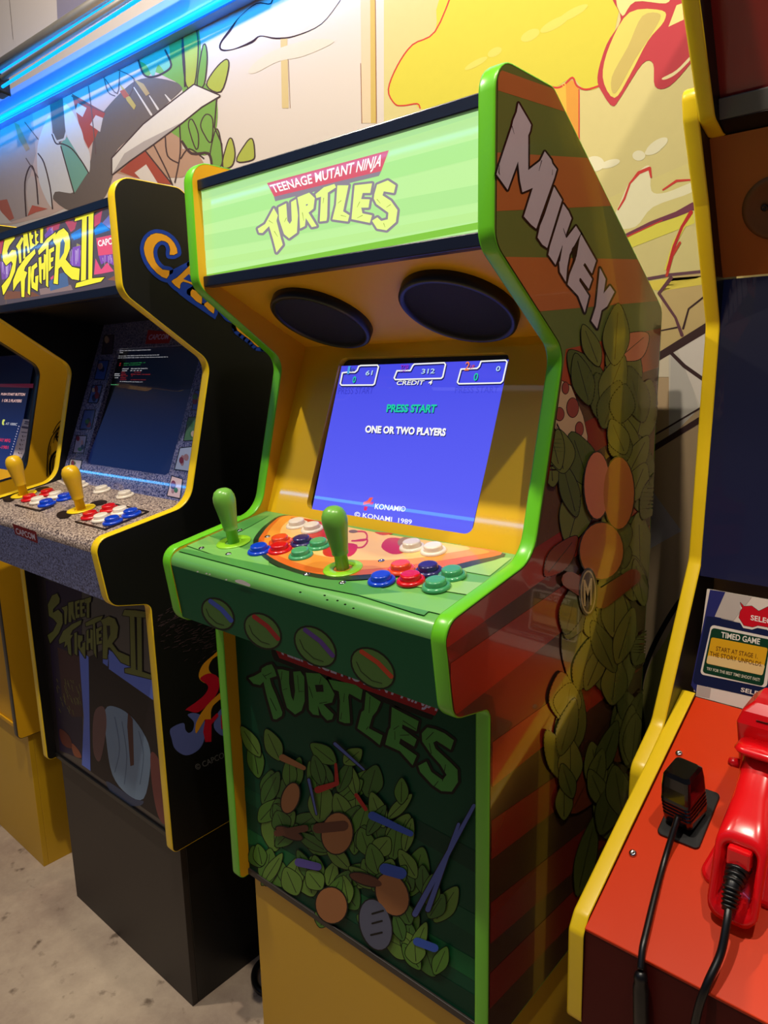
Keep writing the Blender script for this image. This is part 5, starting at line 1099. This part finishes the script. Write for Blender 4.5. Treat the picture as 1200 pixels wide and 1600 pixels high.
# deck fittings
dN = Vector((0, -(D0[1]-D1[1]), D0[0]-D1[0])).normalized(); dEul = dN.to_track_quat('Z', 'Y').to_euler()
dTilt = math.atan2(D0[1]-D1[1], D0[0]-D1[0])
def deck_at(px, py): return onp(px, py, (0, D0[0], D0[1]), dN)
def deck_xy(x, y): return Vector((x, y, D1[1]+(y-D1[0])*math.tan(dTilt)))
SCR = mesh_of(lathe([(0, 0), (.0046, 0), (.0048, .001), (.004, .0028), (.0018, .0036), (.0012, .0030), (0, .0030)], 16), 'screw')
for q in ((1061, 1178), (989, 1334)): put('bolt', cm(SCR, chrome), R_, deck_at(*q), (dTilt, 0, 0))
def loc_rr(w, l, r_, z0, z1, seg=5, taper=0.0, cx=0, cy=0, bm=None):
    bm = bm or bmesh.new()
    P = [(cx+p[0], cy+p[1]) for p in rounded([(-w/2, -l/2), (w/2, -l/2), (w/2, l/2), (-w/2, l/2)], r_, seg)]
    b_ = min(.002, (z1-z0)*.3)
    rings = []
    for k, (sc, z) in enumerate(((0, z0), (0, z1-b_), (b_*.35+taper, z1-b_*.3), (b_+taper, z1))):
        pp = offset_poly(P, -sc) if sc else P
        rings.append([bm.verts.new((p[0], p[1], z)) for p in pp])
    for A_, B_ in zip(rings, rings[1:]):
        n = len(A_)
        for i in range(n): bm.faces.new((A_[i], A_[(i+1) % n], B_[(i+1) % n], B_[i]))
    bm.faces.new(rings[-1]); bm.faces.new(rings[0][::-1])
    return bm
def local_obj(name, bm, m, parent, loc_world, rot, smooth=False):
    bmesh.ops.recalc_face_normals(bm, faces=bm.faces)
    me = bpy.data.meshes.new(name); bm.to_mesh(me); bm.free(); me.materials.append(m)
    o = bpy.data.objects.new(name, me); COL.objects.link(o)
    if parent is not None:
        o.parent = parent; o.location = (Vector(loc_world)-rootloc(parent)) if parent.parent is None else Vector(loc_world)
    else: o.location = loc_world
    o.rotation_euler = rot
    if smooth:
        for p in me.polygons: p.use_smooth = True
    return o
jp = deck_xy(.399, .218)
local_obj('socket_plate', loc_rr(.050, .084, .006, 0, .0035), black_rubber, R_, jp, (dTilt, 0, 0))
# plug standing in the socket, with its lead
pl_ = thing('cable_plug', jp+dN*.004, 'black ribbed plug standing in the socket left of the red gun, with thin lead', 'plug')
bm = bmesh.new()
secs = [(0.000, .030, .036, -.002), (.004, .034, .040, -.002), (.012, .035, .041, -.002)]
zz = .014
for k in range(4): secs += [(zz, .035, .041, -.002), (zz+.0012, .0325, .0385, -.002), (zz+.0026, .0325, .0385, -.002), (zz+.0038, .035, .041, -.002)]; zz += .005
secs += [(zz+.002, .035, .040, -.001), (zz+.016, .034, .038, .001), (zz+.027, .032, .034, .003), (zz+.031, .027, .027, .003)]
rings = []
secs = [(z_*1.12, w_*1.06, l_*1.06, oy) for z_, w_, l_, oy in secs]
for z_, w_, l_, oy in secs:
    rings.append([bm.verts.new((p[0], p[1]+oy, z_)) for p in rounded([(-w_/2, -l_/2), (w_/2, -l_/2), (w_/2, l_/2), (-w_/2, l_/2)], .005, 4)])
for A_, B_ in zip(rings, rings[1:]):
    n = len(A_)
    for i in range(n): bm.faces.new((A_[i], A_[(i+1) % n], B_[(i+1) % n], B_[i]))
bm.faces.new(rings[-1]); bm.faces.new(rings[0][::-1])
# lean the body back a little
local_obj('plug_body', bm, mat('black_gloss_plastic', (10, 10, 11), .16, coat=.5), pl_, jp+dN*.004+Vector((0, -.006, 0)), (dTilt-.12, 0, math.radians(-10)), False)
neck0 = jp+dN*.012+Vector((-.002, -.022, 0))
lead_px = [((1053, 1303), .198, .012), ((1040, 1345), .165, .014), ((1025, 1400), .128, .014), ((1012, 1455), .085, .016), ((1005, 1485), .058, .014), ((1001, 1515), .040, .0)]
def lead_pts(lst):
    out = []
    for (px, py), y, h in lst:
        if y > .05: out.append(onp(px, py, (0, D0[0], D0[1]), dN)+dN*h*.35)
        else: out.append(onp(px, py, (0, y, 0), Vector((0, 1, 0))))
    return out
lp = lead_pts(lead_px); lp[0] = neck0+Vector((0, -.006, .004))
path = [tuple(p) for p in smooth_curve([tuple(p) for p in [neck0+Vector((0, .012, .012))]+lp], False, 6)]
obj('lead', tube(path, .0037, 10), black_rubber, pl_, True)
obj('strain_relief', tube([neck0+Vector((0, .016, .014)), neck0+Vector((0, 0, .006)), neck0+Vector((0, -.008, .001))], [.0115, .009, .0045], 14), black_rubber, pl_, True)
e0 = Vector(path[-1]); e1 = onp(1001, 1528, (0, .040, 0), Vector((0, 1, 0))); e2 = onp(1003, 1800, (0, .040, 0), Vector((0, 1, 0)))
obj('ferrite_sleeve', tube([e0+(e1-e0)*.2, e0+(e1-e0)*.6, e1, e1+(e2-e1)*.02, e1+(e2-e1)*.05, e2], [.0032, .0062, .0072, .0066, .0082, .0082], 16), black_rubber, pl_, True)
# red holder and gun
gc = deck_xy(.478, .205)
pts_m = rounded([(-.046, -.062), (.060, -.062), (.060, .085), (.000, .085), (-.030, .060)], [.016, .01, .01, .03, .03], 8)
bm = bmesh.new(); rings = []
for sc, z_ in ((0, 0), (0, .004), (.001, .006), (.004, .0075)): rings.append([bm.verts.new((p[0], p[1], z_)) for p in (offset_poly([tuple(p) for p in pts_m], -sc) if sc else pts_m)])
for A_, B_ in zip(rings, rings[1:]):
    n = len(A_)
    for i in range(n): bm.faces.new((A_[i], A_[(i+1) % n], B_[(i+1) % n], B_[i]))
bm.faces.new(rings[-1]); bm.faces.new(rings[0][::-1])
local_obj('gun_holder', bm, red_plastic, R_, gc, (dTilt, 0, 0))
gun = thing('light_gun', gc+dN*.008, 'glossy red plastic toy gun standing butt-first on the red deck', 'toy gun')
def gsec(px_c, py_c, y, w, l, r_, lean=0.0):
    c = onp(px_c, py_c, (0, y, 0), Vector((0, 1, 0))); return c, w, l, r_
def loft(secs, name, m, parent, seg=5, cap=True, up=None):
    bm = bmesh.new(); rings = []
    for i, (c, w_, l_, r_) in enumerate(secs):
        a_ = secs[max(i-1, 0)][0]; b_ = secs[min(i+1, len(secs)-1)][0]; d = (b_-a_).normalized()
        X = Vector((1, 0, 0)); X = (X-d*X.dot(d)).normalized(); Y = d.cross(X)
        rings.append([bm.verts.new(c+X*p[0]+Y*p[1]) for p in rounded([(-w_/2, -l_/2), (w_/2, -l_/2), (w_/2, l_/2), (-w_/2, l_/2)], r_, seg)])
    for A_, B_ in zip(rings, rings[1:]):
        n = len(A_)
        for i in range(n): bm.faces.new((A_[i], A_[(i+1) % n], B_[(i+1) % n], B_[i]))
    if cap: bm.faces.new(rings[-1]); bm.faces.new(rings[0][::-1])
    return obj(name, bm, m, parent, True)
def V(x, y, z): return Vector((x, y, z))
# the grip runs toward the player, its hollow butt facing out; barrel end stands in the holder
gs = [(V(.480, .119, .284), .048, .088, .014), (V(.480, .122, .286), .051, .092, .016), (V(.480, .140, .298), .050, .090, .018), (V(.478, .165, .314), .046, .082, .020), (V(.476, .190, .333), .042, .074, .020), (V(.475, .210, .350), .042, .070, .018), (V(.475, .228, .364), .046, .070, .014)]
bm = bmesh.new(); rings = []
def ringxz(bm, c, w_, l_, r_, slope=0.0):
    return [bm.verts.new((c.x+p[0], c.y+slope*p[1], c.z+p[1])) for p in rounded([(-w_/2, -l_/2), (w_/2, -l_/2), (w_/2, l_/2), (-w_/2, l_/2)], r_, 6)]
R0 = [ringxz(bm, V(.480, .136, .289), .030, .060, .008, .25), ringxz(bm, V(.480, .122, .285), .034, .066, .009, .25), ringxz(bm, V(.480, .1185, .284), .040, .078, .012, .25)]
R0 += [ringxz(bm, c, w_, l_, r_, .25) for c, w_, l_, r_ in gs]
for A_, B_ in zip(R0, R0[1:]):
    n = len(A_)
    for i in range(n): bm.faces.new((A_[i], A_[(i+1) % n], B_[(i+1) % n], B_[i]))
bm.faces.new(R0[-1]); bm.faces.new(R0[0][::-1])
grip = obj('grip', bm, red_plastic, gun, True)
obj('butt_insert', box(.468, .492, .1215, .136, .296, .318, .003), red_plastic, grip)
# slide: chamfered block standing in the holder
def zloft(secs, name, m, parent, smooth=False):
    bm = bmesh.new(); rings = []
    for cx, cy, z, w_, l_, r_ in secs: rings.append([bm.verts.new((cx+p[0], cy+p[1], z)) for p in rounded([(-w_/2, -l_/2), (w_/2, -l_/2), (w_/2, l_/2), (-w_/2, l_/2)], r_, 4)])
    for A_, B_ in zip(rings, rings[1:]):
        n = len(A_)
        for i in range(n): bm.faces.new((A_[i], A_[(i+1) % n], B_[(i+1) % n], B_[i]))
    bm.faces.new(rings[-1]); bm.faces.new(rings[0][::-1])
    return obj(name, bm, m, parent, smooth)
zloft([(.476, .268, .292, .058, .060, .006), (.476, .266, .340, .058, .064, .006), (.474, .262, .388, .062, .066, .005), (.474, .260, .410, .066, .066, .004), (.475, .262, .424, .060, .060, .004), (.477, .266, .434, .044, .050, .004)], 'slide', red_plastic, gun)
for k in range(5): obj('cocking_groove', box(.462, .488, .2285+.0004*k, .2310, .4165-.0032*k, .4180-.0032*k), dark_red, gun)
zloft([(.475, .222, .378, .040, .020, .008), (.475, .214, .386, .054, .030, .012), (.475, .211, .391, .056, .034, .012), (.475, .216, .395, .050, .026, .010)], 'tang', red_plastic, gun, True)
obj('catch', tube([V(.452, .214, .366), V(.444, .213, .366), V(.4405, .213, .366)], [.0055, .0055, .0042], 14), red_plastic, gun, True)
zloft([(.468, .215, .340, .004, .02, .001), (.468, .215, .36, .004, .02, .001)], 'seam', dark_red, gun)
# cord with ribbed strain relief
c0, c1, c2 = V(.480, .130, .296), V(.480, .108, .283), V(.4805, .098, .268)
bm = bmesh.new(); N_ = 9
for k in range(N_):
    p = c0.lerp(c1, k/(N_-1)) if k < 5 else c1.lerp(c2, (k-4)/4.0)
    p = c0.lerp(c1, k/4) if k < 5 else c1.lerp(c2, (k-4)/4)
    q_ = c0.lerp(c1, (k+.45)/4) if k < 4 else c1.lerp(c2, (k-4+.45)/4)
    tube([p, q_], [.0128-.0006*k, .0122-.0006*k], 14, bm)
tube([c0, c1, c2+V(0, -.003, -.005)], [.0095, .0080, .0062], 14, bm)
obj('strain_relief', bm, black_rubber, gun, True)
c3 = [c2, onp(1136, 1440, (0, .085, 0), V(0, 1, 0)), onp(1126, 1490, (0, .066, 0), V(0, 1, 0)), onp(1104, 1540, (0, .042, 0), V(0, 1, 0)), onp(1088, 1590, (0, .036, 0), V(0, 1, 0)), onp(1070, 1700, (0, .034, 0), V(0, 1, 0)), onp(1060, 1900, (0, .034, 0), V(0, 1, 0))]
obj('cord', tube([tuple(p) for p in smooth_curve([tuple(p) for p in c3], False, 6)], .0042, 12), black_rubber, gun, True)

# ------------------------------------------------------------------ cable on the floor
cpts = [onp(x_, y_, (0, 0, FLOORZ+.007), V(0, 0, 1)) for x_, y_ in ((440, 1480), (412, 1500), (400, 1513), (397, 1528), (401, 1542), (412, 1552), (440, 1562), (470, 1560))]
fc = obj('floor_cable', tube([tuple(p) for p in smooth_curve([tuple(p) for p in cpts], False, 5)], .0065, 12), black_rubber, None, True)
tag(fc, 'thick black cable looping on the concrete between the black and yellow plinths', 'cable')

# ------------------------------------------------------------------ blue tube across the aisle, seen mirrored in the screens
t = thing('aisle_light', (-3.2, -2.16, 1.80), 'blue light tube on a dark rail across the aisle', 'lamp')
obj('rail', box(-6.5, -.3, -2.20, -2.16, 1.76, 1.84), black_board, t)
aisle_led = mat('bright_blue_tube', (10, 190, 255), emit=12)
aisle_led.node_tree.nodes['Principled BSDF'].inputs['Emission Color'].default_value = (0.06, 0.42, 1.0, 1)
obj('light_tube', tube([(-6.5, -2.14, 1.80), (-.3, -2.11, 1.80)], .0095, 10), aisle_led, t, True)
